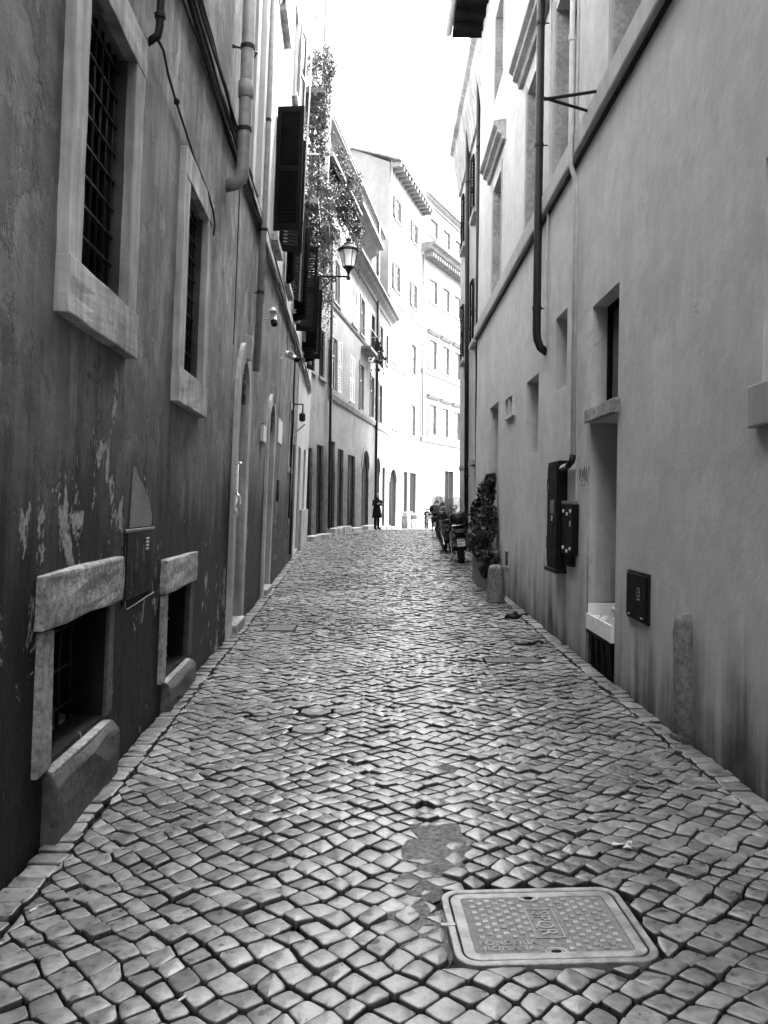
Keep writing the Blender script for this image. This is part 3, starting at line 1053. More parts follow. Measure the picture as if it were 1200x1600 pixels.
MB().prism(FFL, [(-.02, 5.45), (.05, 5.45), (.10, 5.62), (.10, 5.72), (-.02, 5.74)], 42.22, 47.68).build('string_course', 'trim_far', E4)
cornice(FFL, 33.6, 39.6, 13.75, .75, E2, 'trim_far', .9)
FFU = Fr(-1.58 - .9, 34.8, .1385, .013, 1)
E3 = far_house('plaster_house', FFU, 33.2, 47.8, 11.5, 16.6,
    [(34.2, 1.1, 14.1, 1.6, 'open'), (37.0, 1.1, 14.1, 1.6, 'open'), (39.6, .9, 14.0, 1.5, 'frame'), (42.4, 1.0, 13.6, 1.5, 'frame'), (45.2, 1.0, 13.6, 1.5, 'frame')], [],
    'far_white', 'set-back pale top storey behind the terrace railing, round the bend')
cornice(FFU, 33.0, 48.0, 16.85, .6, E3)
MB().box(FFU, 31.3, 33.19, -2.5, -.15, 12.9, 18.0).build('stair_tower', 'far_wall', E3, bevel=.02)
MB().box(FFU, 31.2, 33.25, -2.6, -.05, 18.0, 18.12).build('coping', 'trim_far', E3)
bl = balcony(FFL, 37.9, 40.0, 8.72, .45, E2, .8, .2)

wb = []
for z, h in ((6.1, 2.0), (10.15, 1.95), (14.6, 1.6), (18.9, 1.3)):
    wb += [(50.6, 1.2, z, h, 'closed' if z < 12 else 'open'), (54.9, 1.2, z, h, 'frame' if z < 12 else 'open')]
F1 = far_house('plaster_house', FFB, 49.2, 57.6, -1.2, 21.75, wb,
    [(50.0, 51.6, .15, 2.85, .8), (53.4, 54.4, 1.0, 3.6, 0), (55.0, 56.7, .9, 3.6, 0)], 'far_white', 'bright sunlit house with bracketed eaves at end of street', 4.6, smat='shutter_grey', fmat='far_frame')
for z in (5.7, 10.0, 14.0):
    MB().prism(FFB, [(-.02, z - .25), (.05, z - .25), (.10, z - .05), (-.02, z)], 49.22, 57.58).build('string_course', 'trim_far', F1)
rf = MB().prism(FFB, [(.75, 21.75), (.75, 21.90), (-2.3, 22.95), (-4.9, 21.9), (-4.9, 21.75), (-2.3, 22.78)], 49.0, 57.9).build('roof', 'roof_tile', F1)
MB().prism(FFB, [(0, 21.751), (-2.3, 22.77), (-4.6, 21.751)], 49.2, 49.6).build('gable', 'far_white', F1)
for i in range(13):
    s = 49.3 + i * .68
    MB().box(FFB, s, s + .2, -.02, .68, 21.48, 21.745).build('rafter', 'shutter_grey', rf)
wc = []
for z, h, k in ((6.5, 2.1, 'hood'), (11.2, 2.0, 'hood'), (15.9, 1.6, 'frame'), (20.6, 1.2, 'frame')):
    wc += [(59.0, 1.3, z, h, k), (61.4, 1.3, z, h, k), (63.8, 1.3, z, h, k)]
F2 = far_house('plaster_house', FFC, 57.62, 68, -1.6, 23.0, wc, [(62.2, 64.0, .8, 4.0, 0)], 'far_white', 'bright sunlit palazzo with hooded windows at far right end of street', 7, smat='shutter_grey', fmat='far_frame')
cornice(FFC, 57.4, 68.1, 19.55, 1.1, F2, h=.8)
for i in range(24):
    s = 57.9 + i * .42
    MB().box(FFC, s, s + .18, .0, .7, 18.72, 18.98).build('modillion', 'trim_far', F2)
MB().prism(FFC, [(-.02, 5.9), (.10, 5.9), (.18, 6.15), (-.02, 6.2)], 57.65, 67.98).build('string_course', 'trim_far', F2)
MB().prism(FFC, [(-.02, 10.7), (.08, 10.7), (.12, 10.9), (-.02, 10.95)], 57.65, 67.98).build('string_course', 'trim_far', F2)
cornice(FFC, 57.5, 68.1, 23.1, .5, F2)

# ------------------------------------------------------------------ buildings on the right
P = root('plaster_house', FRR(8, 0, 0), 'smooth grey plaster house along the right side with stone band and hooded windows', 'house')
W1 = [(6.2, 7.34, 5.30, 7.35, .32), (8.72, 9.86, 5.30, 7.35, .32), (10.75, 11.85, 5.30, 7.35, .32), (14.4, 15.55, 5.30, 7.35, .32), (3.4, 4.5, 5.30, 7.35, .32)]
W2 = [(6.2, 7.34, 9.0, 10.6, .3), (8.72, 9.86, 9.0, 10.6, .3), (10.75, 11.85, 9.0, 10.6, .3), (14.4, 15.55, 9.0, 10.6, .3)]
SM = [(9.02, 9.63, 2.80, 3.64, .35), (10.66, 11.58, 2.18, 3.19, .4)]
DT = (7.02, 7.92, 2.40, 3.38, .18)
DN = (7.02, 7.92, -.1, 2.27, .55)
DR = (14.42, 15.6, .12, 3.29, .45)
WR = (3.2, 4.33, 2.13, 3.3, .3)
VT = (12.56, 13.3, 2.88, 3.16, .08)
opsP = W1 + W2 + SM + [DT, DN, DR, WR, VT]
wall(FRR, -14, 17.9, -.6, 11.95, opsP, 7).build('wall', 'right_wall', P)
MB().prism(FRR, [(-.02, 5.035), (.075, 5.035), (.085, 5.06), (.085, 5.27), (-.02, 5.299)], -13.9, 17.88).build('stone_band', 'right_band', P, bevel=.006)
MB().box(FRR, -13.9, 17.88, -.02, .035, 5.012, 5.034).build('band_shadow_strip', 'dark_pipe', P)  # near-black strip standing in for the shadow line under the band
for o in W1 + W2:
    a, c, e, g, dp = o
    casement(FRR, a, c, e, g, .26, P, 'frame_light')
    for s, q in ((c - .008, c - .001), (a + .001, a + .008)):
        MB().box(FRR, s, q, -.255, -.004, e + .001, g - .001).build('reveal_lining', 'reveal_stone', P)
    for s in (a - .10, c + .002):
        MB().box(FRR, s, s + .098, -.01, .012, e, g + .10).build('window_architrave', 'right_band', P)
    if e < 8:
        MB().prism(FRR, [(-.02, g + .28), (.06, g + .28), (.08, g + .36), (.15, g + .40), (.15, g + .47), (.21, g + .52), (.21, g + .59), (-.02, g + .63)], a - .45, c + .45).build('window_hood', 'reveal_stone', P, bevel=.006)
for o in SM:
    casement(FRR, o[0], o[1], o[2], o[3], .28, P, trans=0)
w = casement(FRR, *DT[:4], .14, P, trans=0)
MB().box(FRR, 6.96, 7.97, -.17, .06, 2.275, 2.395).build('stone_sill', 'travertine', P, bevel=.012, jitter=.012)
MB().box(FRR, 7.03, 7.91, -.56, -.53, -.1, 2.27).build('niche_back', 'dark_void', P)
d = MB().box(FRR, 14.43, 15.59, -.45, -.40, .12, 3.28).build('door', 'wood_dark', P)
for q in range(3):
    MB().box(FRR, 14.55, 15.45, -.40, -.385, .3 + q, 1.15 + q).build('door_panel', 'wood_dark', d, bevel=.01)
w = casement(FRR, *WR[:4], .2, P)
MB().box(FRR, 3.0, 4.40, -.02, .05, 1.90, 2.125).build('stone_sill', 'right_band', P, bevel=.012, jitter=.004)
vt = MB()
for a, c, e, g in ((12.5, 13.36, 2.84, 2.88), (12.5, 13.36, 3.16, 3.2), (12.5, 12.56, 2.88, 3.16), (13.3, 13.36, 2.88, 3.16), (12.92, 12.96, 2.88, 3.16)):
    vt.box(FRR, a, c, -.02, .05, e, g)
vt.build('window', 'light_pipe', P)
MB().box(FRR, 12.57, 13.29, -.07, -.05, 2.885, 3.155).build('pane', 'glass', P)
ev = MB().prism(FRR, [(-.3, 11.70), (.62, 11.70), (.62, 11.78), (-.3, 11.95)], -13.9, 18.2).build('eaves', 'wood_dark', P)
for i in range(40):
    MB().box(FRR, -1.5 + i * .49, -1.38 + i * .49, .0, .58, 11.58, 11.698).build('rafter', 'wood_dark', ev)
gt = MB()
arc = [(.62 + .075 * (1 - math.cos(a)) , 11.80 - .075 * math.sin(a)) for a in [math.pi * i / 8 for i in range(9)]]
gt.prism(FRR, arc, -13.9, 18.2)
gt.build('gutter', 'light_pipe', ev, smooth=False)
MB().prism(FRR, [(-7.2, 12.0), (.55, 11.96), (.66, 11.99), (-3.4, 13.4)], -13.9, 18.2).build('roof', 'roof_tile', P)

Q = root('plaster_house', FR2(20, 0, G(20)), 'narrow slice of house beyond the planter with two dark drainpipes', 'house')
w2 = [(a, a + .85, z, z + 1.7, .2) for a in (20.5, 23.2) for z in (2.6, 5.6, 8.8)]
wall(FR2, 17.95, 25.4, -.6, 12.4, w2, 7).build('wall', 'rear_wall', Q)
for o in w2:
    casement(FR2, o[0], o[1], o[2], o[3], .14, Q, 'shutter_grey')
    MB().box(FR2, o[0] - .12, o[1] + .12, -.02, .14, o[2] - .12, o[2]).build('window_sill', 'trim', Q, bevel=.01)
    if o[2] > 4:
        shutter(FR2, o[1] + .01, 1, o[2], o[3], .42, 4, Q, pitch=.08)
        shutter(FR2, o[0] - .01, -1, o[2], o[3], .42, 4, Q, pitch=.08)
cornice(FR2, 17.96, 25.5, 12.5, .34, Q, 'trim', 1.6)
S_ = root('plaster_house', FR3(30, 0, G(30)), 'unseen plain house added to shade the bend, beyond the narrow drainpipe house', 'house')
wall(FR3, 25.45, 46.5, -.6, 18, [], 6).build('wall', 'rear_wall', S_)  # hidden from view; length and height set by the shade it casts

# ------------------------------------------------------------------ manhole cover in the foreground
def rr_ring(cx, cy, hw, hd, r, z, n=6, ang=0.0):
    pts = []
    for sx, sy, a0 in ((1, 1, 0), (-1, 1, 90), (-1, -1, 180), (1, -1, 270)):
        for i in range(n + 1):
            a = R(a0 + 90 * i / n)
            x, y = sx * (hw - r) + r * math.cos(a), sy * (hd - r) + r * math.sin(a)
            pts.append(Vector((cx + x * math.cos(ang) - y * math.sin(ang), cy + x * math.sin(ang) + y * math.cos(ang), z)))
    return pts
Z0 = .001
mc = root('manhole_cover', (MHX, MHY, Z0), 'large rectangular cast iron manhole cover lettered SPQR with square studs', 'manhole cover')
def RR(hw, hd, r, z):
    return rr_ring(MHX, MHY, hw, hd, r, Z0 + z, 6, MA)
MB().loft([RR(.343, .265, .075, -.04), RR(.343, .265, .075, .003), RR(.340, .262, .073, .0055), RR(.319, .241, .058, .0055), RR(.316, .238, .056, .003), RR(.316, .238, .056, -.03)], False).build('frame', 'iron_cover', mc, smooth=False)
lid = MB().loft([RR(.310, .232, .052, -.03), RR(.310, .232, .052, .002), RR(.308, .230, .05, .004), RR(.272, .196, .02, .004), RR(.269, .193, .018, .0005)]).build('lid', 'iron_cover', mc)
MB().loft([RR(.2685, .1925, .018, -.004), RR(.2685, .1925, .018, .0012)]).build('field', 'iron_field', lid)
XM = Matrix.Translation((MHX, MHY, Z0)) @ Matrix.Rotation(MA, 4, 'Z')
st_m = None
pit = .047
kx = [0]
for i in range(-16, 17):
    for j in range(-16, 17):
        x, y = (i - j) * pit * .62, (i + j) * pit * .46
        if abs(x) > .253 or abs(y) > .178:
            continue
        if abs(x - .005) < .062 and abs(y) < .112:
            continue
        if math.hypot((x + .012) / 1.3, y - .185) < .045 or math.hypot((x + .0) / 1.3, y + .185) < .045:
            continue
        if x < -.03 and y < -.10:
            continue
        if st_m is None:
            b = MB()
            q = .0165
            b.v = [Vector((q * u, .92 * q * w, 0)) for u, w in ((1, 0), (0, 1), (-1, 0), (0, -1))] + [Vector((q * .8 * u, .72 * q * w, .0034)) for u, w in ((1, 0), (0, 1), (-1, 0), (0, -1))]
            b.v = [Matrix.Rotation(R(45) + MA, 4, 'Z') @ v for v in b.v]
            b.f = [(4, 5, 6, 7), (0, 1, 5, 4), (1, 2, 6, 5), (2, 3, 7, 6), (3, 0, 4, 7)]
            me = bpy.data.meshes.new('stud')
            me.from_pydata(b.v, [], b.f)
            me.materials.append(M['iron_cover'])
            st_m = me
        o = bpy.data.objects.new('stud', st_m)
        COL.objects.link(o)
        o.parent = lid
        o.location = (XM @ Vector((x, y, .001))) - OFF[mc.name]
# lettered plaque, turned a quarter
XP = XM @ Matrix.Translation((.005, 0, 0))
bd = MB()
def XB(s, d, z):
    return XP @ Vector((s, d, z))
for a, c, e, g in ((-.052, -.046, -.104, .104), (.046, .052, -.104, .104), (-.046, .046, -.104, -.098), (-.046, .046, .098, .104)):
    bd.box(XB, a, c, e, g, .0005, .0042)
bd.build('plaque_border', 'iron_cover', lid)
text_mb('SPQR', .088, XP @ Matrix.Translation((-.002, 0, .0025)) @ Matrix.Rotation(R(-90), 4, 'Z') @ Matrix.Scale(.82, 4, (1, 0, 0)), .0018).build('lettering', 'iron_cover', lid, recalc=False)
text_mb('FONDERIA\nROMANA', .040, XM @ Matrix.Translation((-.150, -.146, .0025)), .0016, 1.05, .85).build('lettering', 'iron_cover', lid, recalc=False)
for x, y in ((-.012, .188), (.0, -.190)):
    c0 = XM @ Vector((x, y, 0))
    n = 14
    MB().loft([[c0 + Vector((math.cos(6.283 * k / n) * r * 1.5, math.sin(6.283 * k / n) * r, z)) for k in range(n)] for r, z in ((.028, .0005), (.027, .0042), (.020, .0044), (.017, .0015))]).build('key_hole_boss', 'iron_cover', lid)
    MB().loft([[c0 + Vector((math.cos(6.283 * k / n) * .017, math.sin(6.283 * k / n) * .009, z)) for k in range(n)] for z in (.0016, .0052)]).build('key_hole', 'dark_void', lid)
MB().box(XB, -.372, -.318, -.010, .010, -.01, .009).build('lug', 'iron_cover', mc, bevel=.003)

# small octagonal valve covers
for (cx, cy, r), lab in zip(small_covers, ('small octagonal iron valve cover, farther of the pair in the cobbles', 'small octagonal iron valve cover, nearer of the pair in the cobbles')):
    z = G(cy) + undul(cx, cy) + .004
    v = root('valve_cover', (cx, cy, z), lab, 'valve cover', 'small valve covers')
    MB().lathe((cx, cy, z), [(r, -.04), (r, .003), (r * .94, .006), (r * .80, .006), (r * .79, .002)], 8, rot=R(22.5)).build('frame', 'iron_field', v)
    MB().lathe((cx, cy, z), [(r * .77, -.01), (r * .77, .005), (r * .70, .0065), (r * .62, .0035)], 20).build('lid', 'iron_field', v)
    MB().lathe((cx, cy, z), [(r * .42, .003), (r * .40, .007), (r * .12, .007)], 20).build('boss', 'iron_cover', v)
for (cx, cy, hx, hy), lab, mt in zip(slabs, ('flat pale stone slab cover set in cobbles near right wall', 'flat rectangular iron cover in cobbles near the first arched doorway'), ('mortar', 'mortar')):
    z = G(cy) + undul(cx, cy) + .001
    v = root('slab_cover', (cx, cy, z), lab, 'slab cover')
    MB().box(WORLD, cx - hx + .012, cx + hx - .012, cy - hy + .012, cy + hy - .012, z - .03, z + .004).build('slab', mt, v, bevel=.004)
    fr_ = MB()
    for a, c, e, g in ((-hx, -hx + .008, -hy, hy), (hx - .008, hx, -hy, hy), (-hx + .008, hx - .008, -hy, -hy + .008), (-hx + .008, hx - .008, hy - .008, hy)):
        fr_.box(WORLD, cx + a, cx + c, cy + e, cy + g, z - .03, z + .007)
    fr_.build('frame', 'iron_field', v)

# ------------------------------------------------------------------ fittings on the left wall
def thing(name, label, cat, loc, group=None):
    return root(name, loc, label, cat, group)

# meter panel with scratched scribbles
mp = thing('meter_cabinet', 'black metal meter cabinet with pale scribbles, between the two cellar windows', 'cabinet', FRL(5.2, 0, .9))
MB().box(FRL, 4.88, 5.52, -.01, .014, .93, 1.33).build('door', 'black_paint', mp, bevel=.005)
MB().box(FRL, 4.84, 4.878, -.01, .010, .91, 1.35).build('frame', 'black_paint', mp)
MB().box(FRL, 4.84, 5.56, -.01, .016, 1.332, 1.352).build('hood', 'scratch', mp, bevel=.004)
MB().tube([FRL(4.86, .03, .885), FRL(5.05, .035, .895), FRL(5.3, .03, .905), FRL(5.52, .036, .918)], .004, 6).build('bottom_rail', 'scratch', mp)
sq = random.Random(5)
for k in range(7):
    s, z = sq.uniform(4.98, 5.40), sq.uniform(1.0, 1.24)
    pts = []
    for i in range(7):
        pts.append(FRL(s, .0145, z))
        s += sq.uniform(-.025, .03)
        z += sq.uniform(-.055, .03)
        z = max(.96, min(1.3, z)); s = max(4.92, min(5.48, s))
    MB().tube(pts, .0022, 4).build('scribble', 'scratch', mp)
for k in range(4):
    MB().box(FRL, 5.34, 5.41, .014, .016, 1.21 + k * .022, 1.222 + k * .022).build('label_line', 'paper', mp)

# steel latch on the arched doorway's near jamb
lt = thing('door_latch', 'shiny steel latch plate on the near jamb of the first arched doorway', 'latch', FRL(9.2, .05, 1.5))
MB().box(FRL, 9.20, 9.27, .05, .075, 1.62, 1.95).build('plate', 'white_metal', lt, bevel=.005)
MB().box(FRL, 9.17, 9.30, .05, .10, 1.955, 1.975).build('cap', 'steel', lt)
MB().tube([FRL(9.22, .06, 1.62), FRL(9.23, .11, 1.58), FRL(9.23, .11, 1.50), FRL(9.22, .06, 1.47)], .014, 6).build('handle', 'steel', lt, smooth=True)
MB().box(FRL, 9.19, 9.28, .05, .07, 1.40, 1.60).build('lock', 'steel', lt, bevel=.004)
MB().tube([FRL(9.23, .05, 1.44), FRL(9.23, .09, 1.40), FRL(9.23, .09, 1.36)], .01, 6).build('chain', 'steel', lt)

# house number / plate boxes
for (s0, s1, z0, z1, lab, nm) in ((12.05, 12.45, 2.42, 2.66, 'small pale doorbell box just before the second arched doorway', 'doorbell_box'), (14.95, 15.8, 2.62, 3.05, 'flat pale plaque on the left wall beyond the second arched doorway', 'plaque')):
    o = thing(nm, lab, 'box' if nm != 'plaque' else 'plaque', FRL(s0, 0, z0))
    MB().box(FRL, s0, s1, -.01, .05 if nm != 'plaque' else .018, z0, z1).build('body', 'frame_light', o, bevel=.006)
    MB().box(FRL, s0 - .01, s1 + .01, -.01, .06 if nm != 'plaque' else .024, z1, z1 + .015).build('rim', 'grey_pipe', o)

# thick grey downpipe that turns into the wall
def clamp(fr, s, d, z, r, parent):
    MB().lathe(fr(s, d, z - .02), [(r + .008, 0), (r + .008, .04)], 12).build('clamp', 'dark_pipe', parent)
    MB().tube([fr(s, 0, z), fr(s, d, z)], .008, 6).build('clamp_pin', 'dark_pipe', parent)
o = thing('drainpipe', 'thick grey drainpipe bent into the left wall above the cables', 'drainpipe', FRL(8.1, .14, 4.6))
MB().tube([FRL(8.1, .15, 8.5), FRL(8.1, .15, 4.78), FRL(8.1, .135, 4.68), FRL(8.1, .09, 4.62), FRL(8.1, -.02, 4.60)], .063, 14).build('pipe', 'grey_pipe', o, smooth=True)
for z in (5.45, 7.3):
    MB().lathe(FRL(8.1, .15, z), [(.064, 0), (.074, .01), (.074, .16), (.064, .17)], 14).build('collar', 'grey_pipe', o, smooth=True)
for z in (5.15, 5.95):
    clamp(FRL, 8.1, .15, z, .063, o)
MB().tube([FRL(8.1, .0, 5.97), FRL(8.25, .22, 5.98), FRL(8.55, .1, 6.0)], .012, 6).build('bracket', 'dark_pipe', o)
o = thing('drainpipe', 'slim grey drainpipe running down to the first arched doorway', 'drainpipe', FRL(10.65, .08, 3.1))
MB().tube([FRL(10.62, .09, 14.9), FRL(10.62, .09, 5.3), FRL(10.62, .07, 3.2)], .045, 12).build('pipe', 'grey_pipe', o, smooth=True)
for z in (4.2, 5.0, 6.4):
    clamp(FRL, 10.62, .085, z, .045, o)
o = thing('drainpipe', 'black capped pipe stub above the hanging wire on the left wall', 'pipe', FRL(5.0, .06, 4.2))
MB().tube([FRL(4.97, .06, 8.4), FRL(4.97, .06, 4.36), FRL(4.97, .05, 4.30), FRL(4.97, -.02, 4.25)], .024, 10).build('pipe', 'dark_pipe', o, smooth=True)
for z in (4.40, 4.52):
    MB().lathe(FRL(4.97, .06, z), [(.026, 0), (.034, .006), (.034, .03), (.026, .036)], 12).build('collar', 'dark_pipe', o)
MB().tube([FRL(12.0, .04, 17.5), FRL(12.0, .04, 5.3)], .012, 6)
def cable(label, pts, r, group='cables along the left facades', mat='cable', name='cable'):
    b = MB().tube(pts, r, 6)
    o = b.build(name, mat, smooth=True)
    return meta(o, label, 'cable', group)
wp = [(5.0, .04, 4.30), (5.12, .05, 4.30), (5.35, .03, 4.27), (5.62, .03, 4.22), (5.95, .025, 4.19), (6.3, .03, 4.13), (6.62, .03, 4.12), (6.85, .05, 4.06), (7.02, .065, 3.98), (7.10, .07, 3.88), (7.11, .06, 3.80)]
cable('thin black wire hanging from the pipe stub to the second barred window', [FRL(*p) for p in wp], .009)
for s, z in ((5.62, 4.22), (6.85, 4.06)):
    meta(MB().lathe(FRL(s, .035, z - .02), [(.012, 0), (.020, .01), (.020, .03), (.012, .04)], 8).build('wire_clip', 'cable'), 'black clip on the hanging wire, ' + ('nearer the pipe stub' if s < 6 else 'nearer the second barred window'), 'clip')
for k, (dz, d, r) in enumerate(((0, .03, .022), (.05, .05, .016), (.10, .04, .020), (.16, .06, .012), (-.05, .03, .012), (.21, .035, .016), (.27, .03, .010))):
    pts = []
    for i in range(60):
        s = 2.0 + i * .4
        ph = (s * .55 + k * .37) % 1.0
        sag = -.05 * (4 * ph * (1 - ph)) * (.4 + (k % 3) * .4)
        pts.append(FRL(s, d + .012 * math.sin(s * 1.3 + k), 5.08 + dz + sag + .02 * math.sin(s * .7 + k * 2) - .006 * (s - 6)))
    cable('black cable in the bundle strung along the left facades below the shutters', pts, r)
cable('thin vertical wire down the left wall to the first arched doorway', [FRL(8.85, .02, z) for z in (5.0, 4.4, 3.9, 3.5, 3.2)], .006)
cable('thin wire dropping to the nearer security camera', [FRL(11.6, .02, 5.0), FRL(11.6, .02, 4.3), FRL(11.35, .02, 4.29), FRL(11.35, .02, 4.08)], .007)
cable('black loop of cable below the bundle past the far camera', [FRL(15.6 + .15 * i, .03, 5.0 - .55 * math.sin(math.pi * i / 8)) for i in range(9)], .006)
cable('thick black cable dropping down the left wall by the doorway of the third house', [FRL(18.0, .05, 4.9), FRL(18.0, .05, 4.0), FRL(18.05, .06, 3.4), FRL(18.0, .05, 2.4), FRL(18.05, .05, 1.2)], .02)
cable('pale cable rising beside the big dark shutter', [FRL(14.1, .35, 4.95), FRL(14.0, .36, 6.2), FRL(13.6, .42, 8.2), FRL(13.55, .42, 9.2)], .014, mat='light_pipe')
cable('thin wire crossing the pale upper left wall', [FRL(13.0 + .3 * i, .06, 11.0 - .35 * i) for i in range(8)], .006)
o = thing('wall_pipe', 'dark standpipe rising beside the planted balconies', 'pipe', FRL(19.9, .1, 5.4))
MB().tube([FRL(19.9, .12, 5.4), FRL(19.9, .12, 17.8)], .04, 8).build('pipe', 'grey_pipe', o, smooth=True)
clamp(FRL, 19.9, .12, 8.2, .04, o)

def cctv(label, s, z, aim):
    o = thing('security_camera', label, 'camera', FRL(s, 0, z), 'security cameras')
    p0, p1 = FRL(s, 0, z), FRL(s, .17, z + .02)
    MB().tube([FRL(s, 0, z), FRL(s, .02, z)], .045, 12).build('base', 'light_pipe', o)
    MB().tube([FRL(s, .02, z), FRL(s, .12, z + .01), p1], .014, 8).build('arm', 'light_pipe', o)
    a = Vector(aim).normalized()
    c = p1 + Vector((.02, 0, .03))
    MB().tube([c - a * .12, c + a * .10], .045, 14).build('body', 'white_metal', o, smooth=False)
    MB().tube([c + a * .10, c + a * .16], [.047, .043], 14).build('lens_hood', 'black_paint', o)
    MB().box(lambda s_, d_, z_: c + Vector((d_, s_, z_)), -.14, .17, -.05, .05, .047, .055).build('sunshield', 'white_metal', o)
cctv('nearer of two white tube security cameras on the left wall', 11.35, 4.02, (.15, -.5, -.85))
cctv('farther of two white tube security cameras on the left wall', 15.0, 4.12, (.75, -.3, -.5))

# small wall sconce and bracket
o = thing('wall_spotlight', 'dark wall spotlight with bright arm beyond the second arched doorway', 'spotlight', FRL(18.6, 0, 3.4))
MB().tube([FRL(18.7, 0, 3.75), FRL(18.7, .22, 3.75), FRL(18.7, .22, 3.55)], .02, 8).build('arm', 'black_iron', o)
MB().lathe(FRL(18.7, .22, 3.36), [(.03, 0), (.07, .02), (.07, .17), (.03, .2)], 12).build('head', 'black_iron', o)
MB().tube([FRL(18.7, .02, 3.05), FRL(18.6, .3, 3.3)], .02, 8).build('stay', 'white_metal', o)

# ------------------------------------------------------------------ wall lantern on a scrolled bracket
lo = thing('wall_lantern', 'large glass street lantern on scrolled black bracket from the left wall', 'lantern', FRL(23.7, 0, 7.6))
LX = FRL(23.7, 1.08, 8.05)
MB().box(FRL, 23.66, 23.74, 0, .05, 7.45, 8.2).build('wall_plate', 'black_iron', lo, bevel=.008)
arm = MB().tube([FRL(23.7, 0, 8.0), FRL(23.7, 1.08, 8.0)], .03, 8).build('arm', 'black_iron', lo)
def spiral(cs, cz, r0, r1, a0, a1, n=18):
    return [FRL(23.7, cs + (r0 + (r1 - r0) * i / n) * math.cos(a0 + (a1 - a0) * i / n), cz + (r0 + (r1 - r0) * i / n) * math.sin(a0 + (a1 - a0) * i / n)) for i in range(n + 1)]
for q in (spiral(.17, 7.82, .15, .03, R(90), R(90 + 500)), spiral(.45, 7.87, .11, .02, R(90), R(90 - 480)), spiral(.68, 7.92, .075, .02, R(90), R(90 + 460))):
    MB().tube(q, .02, 6).build('scroll', 'black_iron', arm, smooth=True)
MB().tube([FRL(23.7, .03, 7.5), FRL(23.7, .25, 7.58), FRL(23.7, .5, 7.78), FRL(23.7, .62, 7.98)], .016, 6).build('brace', 'black_iron', arm, smooth=True)
l0 = LX - Vector((0, 0, .08))
MB().lathe(l0, [(.05, -.06), (.06, 0), (.03, .05), (.035, .10), (.06, .17), (.12, .25), (.17, .28), (.17, .31)], 16).build('cup', 'black_iron', lo, smooth=True)
gl = MB().lathe(l0, [(.16, .312), (.245, .76)], 6, rot=R(0)).build('glass', 'frosted', lo)
for k in range(6):
    a = R(60 * k)
    MB().tube([l0 + Vector((math.cos(a) * .165, math.sin(a) * .165, .31)), l0 + Vector((math.cos(a) * .252, math.sin(a) * .252, .765))], .011, 6).build('glazing_bar', 'black_iron', gl)
MB().lathe(l0, [(.27, .76), (.30, .765), (.30, .81), (.26, .83), (.17, .92), (.14, .93)], 24).build('roof_ring', 'black_iron', lo, smooth=False)
MB().lathe(l0, [(.14, .93), (.13, .98), (.08, 1.0), (.05, 1.03), (.085, 1.06), (.085, 1.10), (.03, 1.12)], 20).build('finial', 'black_iron', lo, smooth=True)

# drainpipes on the far houses
for fr, s, z0, z1, r, m, lab in ((FFL, 30.75, .6, 12.0, .05, 'dark_pipe', 'dark drainpipe on the corner beside the long grey house'),
                                 (FFL, 42.2, .3, 15.8, .075, 'dark_pipe', 'black drainpipe on the long grey house where the sun begins'),
                                 (FFB, 49.35, .2, 21.9, .06, 'grey_pipe', 'grey drainpipe at the near corner of the bright eaved house'),
                                 (FFC, 57.75, 6.2, 19, .06, 'grey_pipe', 'grey drainpipe between the two bright end houses'),
                                 (FR2, 19.7, .3, 11.9, .055, 'dark_pipe', 'nearer dark drainpipe on the narrow house behind the planter'),
                                 (FR2, 22.3, .3, 12.1, .06, 'dark_pipe', 'farther dark drainpipe on the narrow house behind the planter')):
    o = thing('drainpipe', lab, 'drainpipe', fr(s, .1, z0))
    MB().tube([fr(s, .1, z0), fr(s, .1, z1)], r, 10).build('pipe', m, o, smooth=True)
    for i in range(3):
        clamp(fr, s, .1, z0 + (z1 - z0) * (i + .5) / 3, r, o)
MB().tube([FR2(21.5, .12, 9), FR2(22.5, .3, 6)], .01, 5)

# ------------------------------------------------------------------ fittings on the right wall
o = thing('drainpipe', 'black drainpipe ending in an elbow halfway up the right wall', 'drainpipe', FRR(10.5, .1, 3.3))
MB().tube([FRR(10.2, .12, 11.7), FRR(10.2, .12, 3.62), FRR(10.2, .11, 3.52), FRR(10.2, .07, 3.42), FRR(10.2, -.01, 3.36)], .05, 14).build('pipe', 'dark_pipe', o, smooth=True)
for z in (3.9, 5.9, 7.4):
    clamp(FRR, 10.2, .12, z, .05, o)
o = thing('cable', 'thin pale cable clipped beside the black drainpipe on right wall', 'cable', FRR(10.08, .03, 3.4))
MB().tube([FRR(10.05, .03, 11.5), FRR(10.05, .03, 4.9), FRR(10.06, .05, 4.2), FRR(10.05, .04, 3.6), FRR(10.1, .0, 3.42)], .012, 6).build('run', 'light_pipe', o)
o = thing('conduit', 'pale conduit pipe running down to the meter cabinet on right wall', 'conduit', FRR(8.45, .05, 1.9))
MB().tube([FRR(8.45, .115, 11.5), FRR(8.45, .115, 5.3), FRR(8.45, .115, 4.95), FRR(8.45, .05, 4.75), FRR(8.45, .05, 1.97)], .026, 12).build('pipe', 'light_pipe', o, smooth=True)
MB().lathe(FRR(8.45, .115, 6.2), [(.027, 0), (.036, .01), (.036, .07), (.027, .08)], 12).build('collar', 'light_pipe', o)
MB().tube([FRR(8.45, .05, 2.0), FRR(8.45, .06, 1.94), FRR(8.55, .07, 1.90), FRR(8.86, .07, 1.88)], .034, 10).build('elbow', 'dark_pipe', o, smooth=True)
MB().tube([FRR(8.56, .075, 1.90), FRR(8.84, .075, 1.885)], .03, 10).build('sleeve', 'white_metal', o, smooth=True)
MB().box(FRR, 8.45, 8.80, 0, .02, 1.5, 1.86).build('back_plate', 'right_band', o)
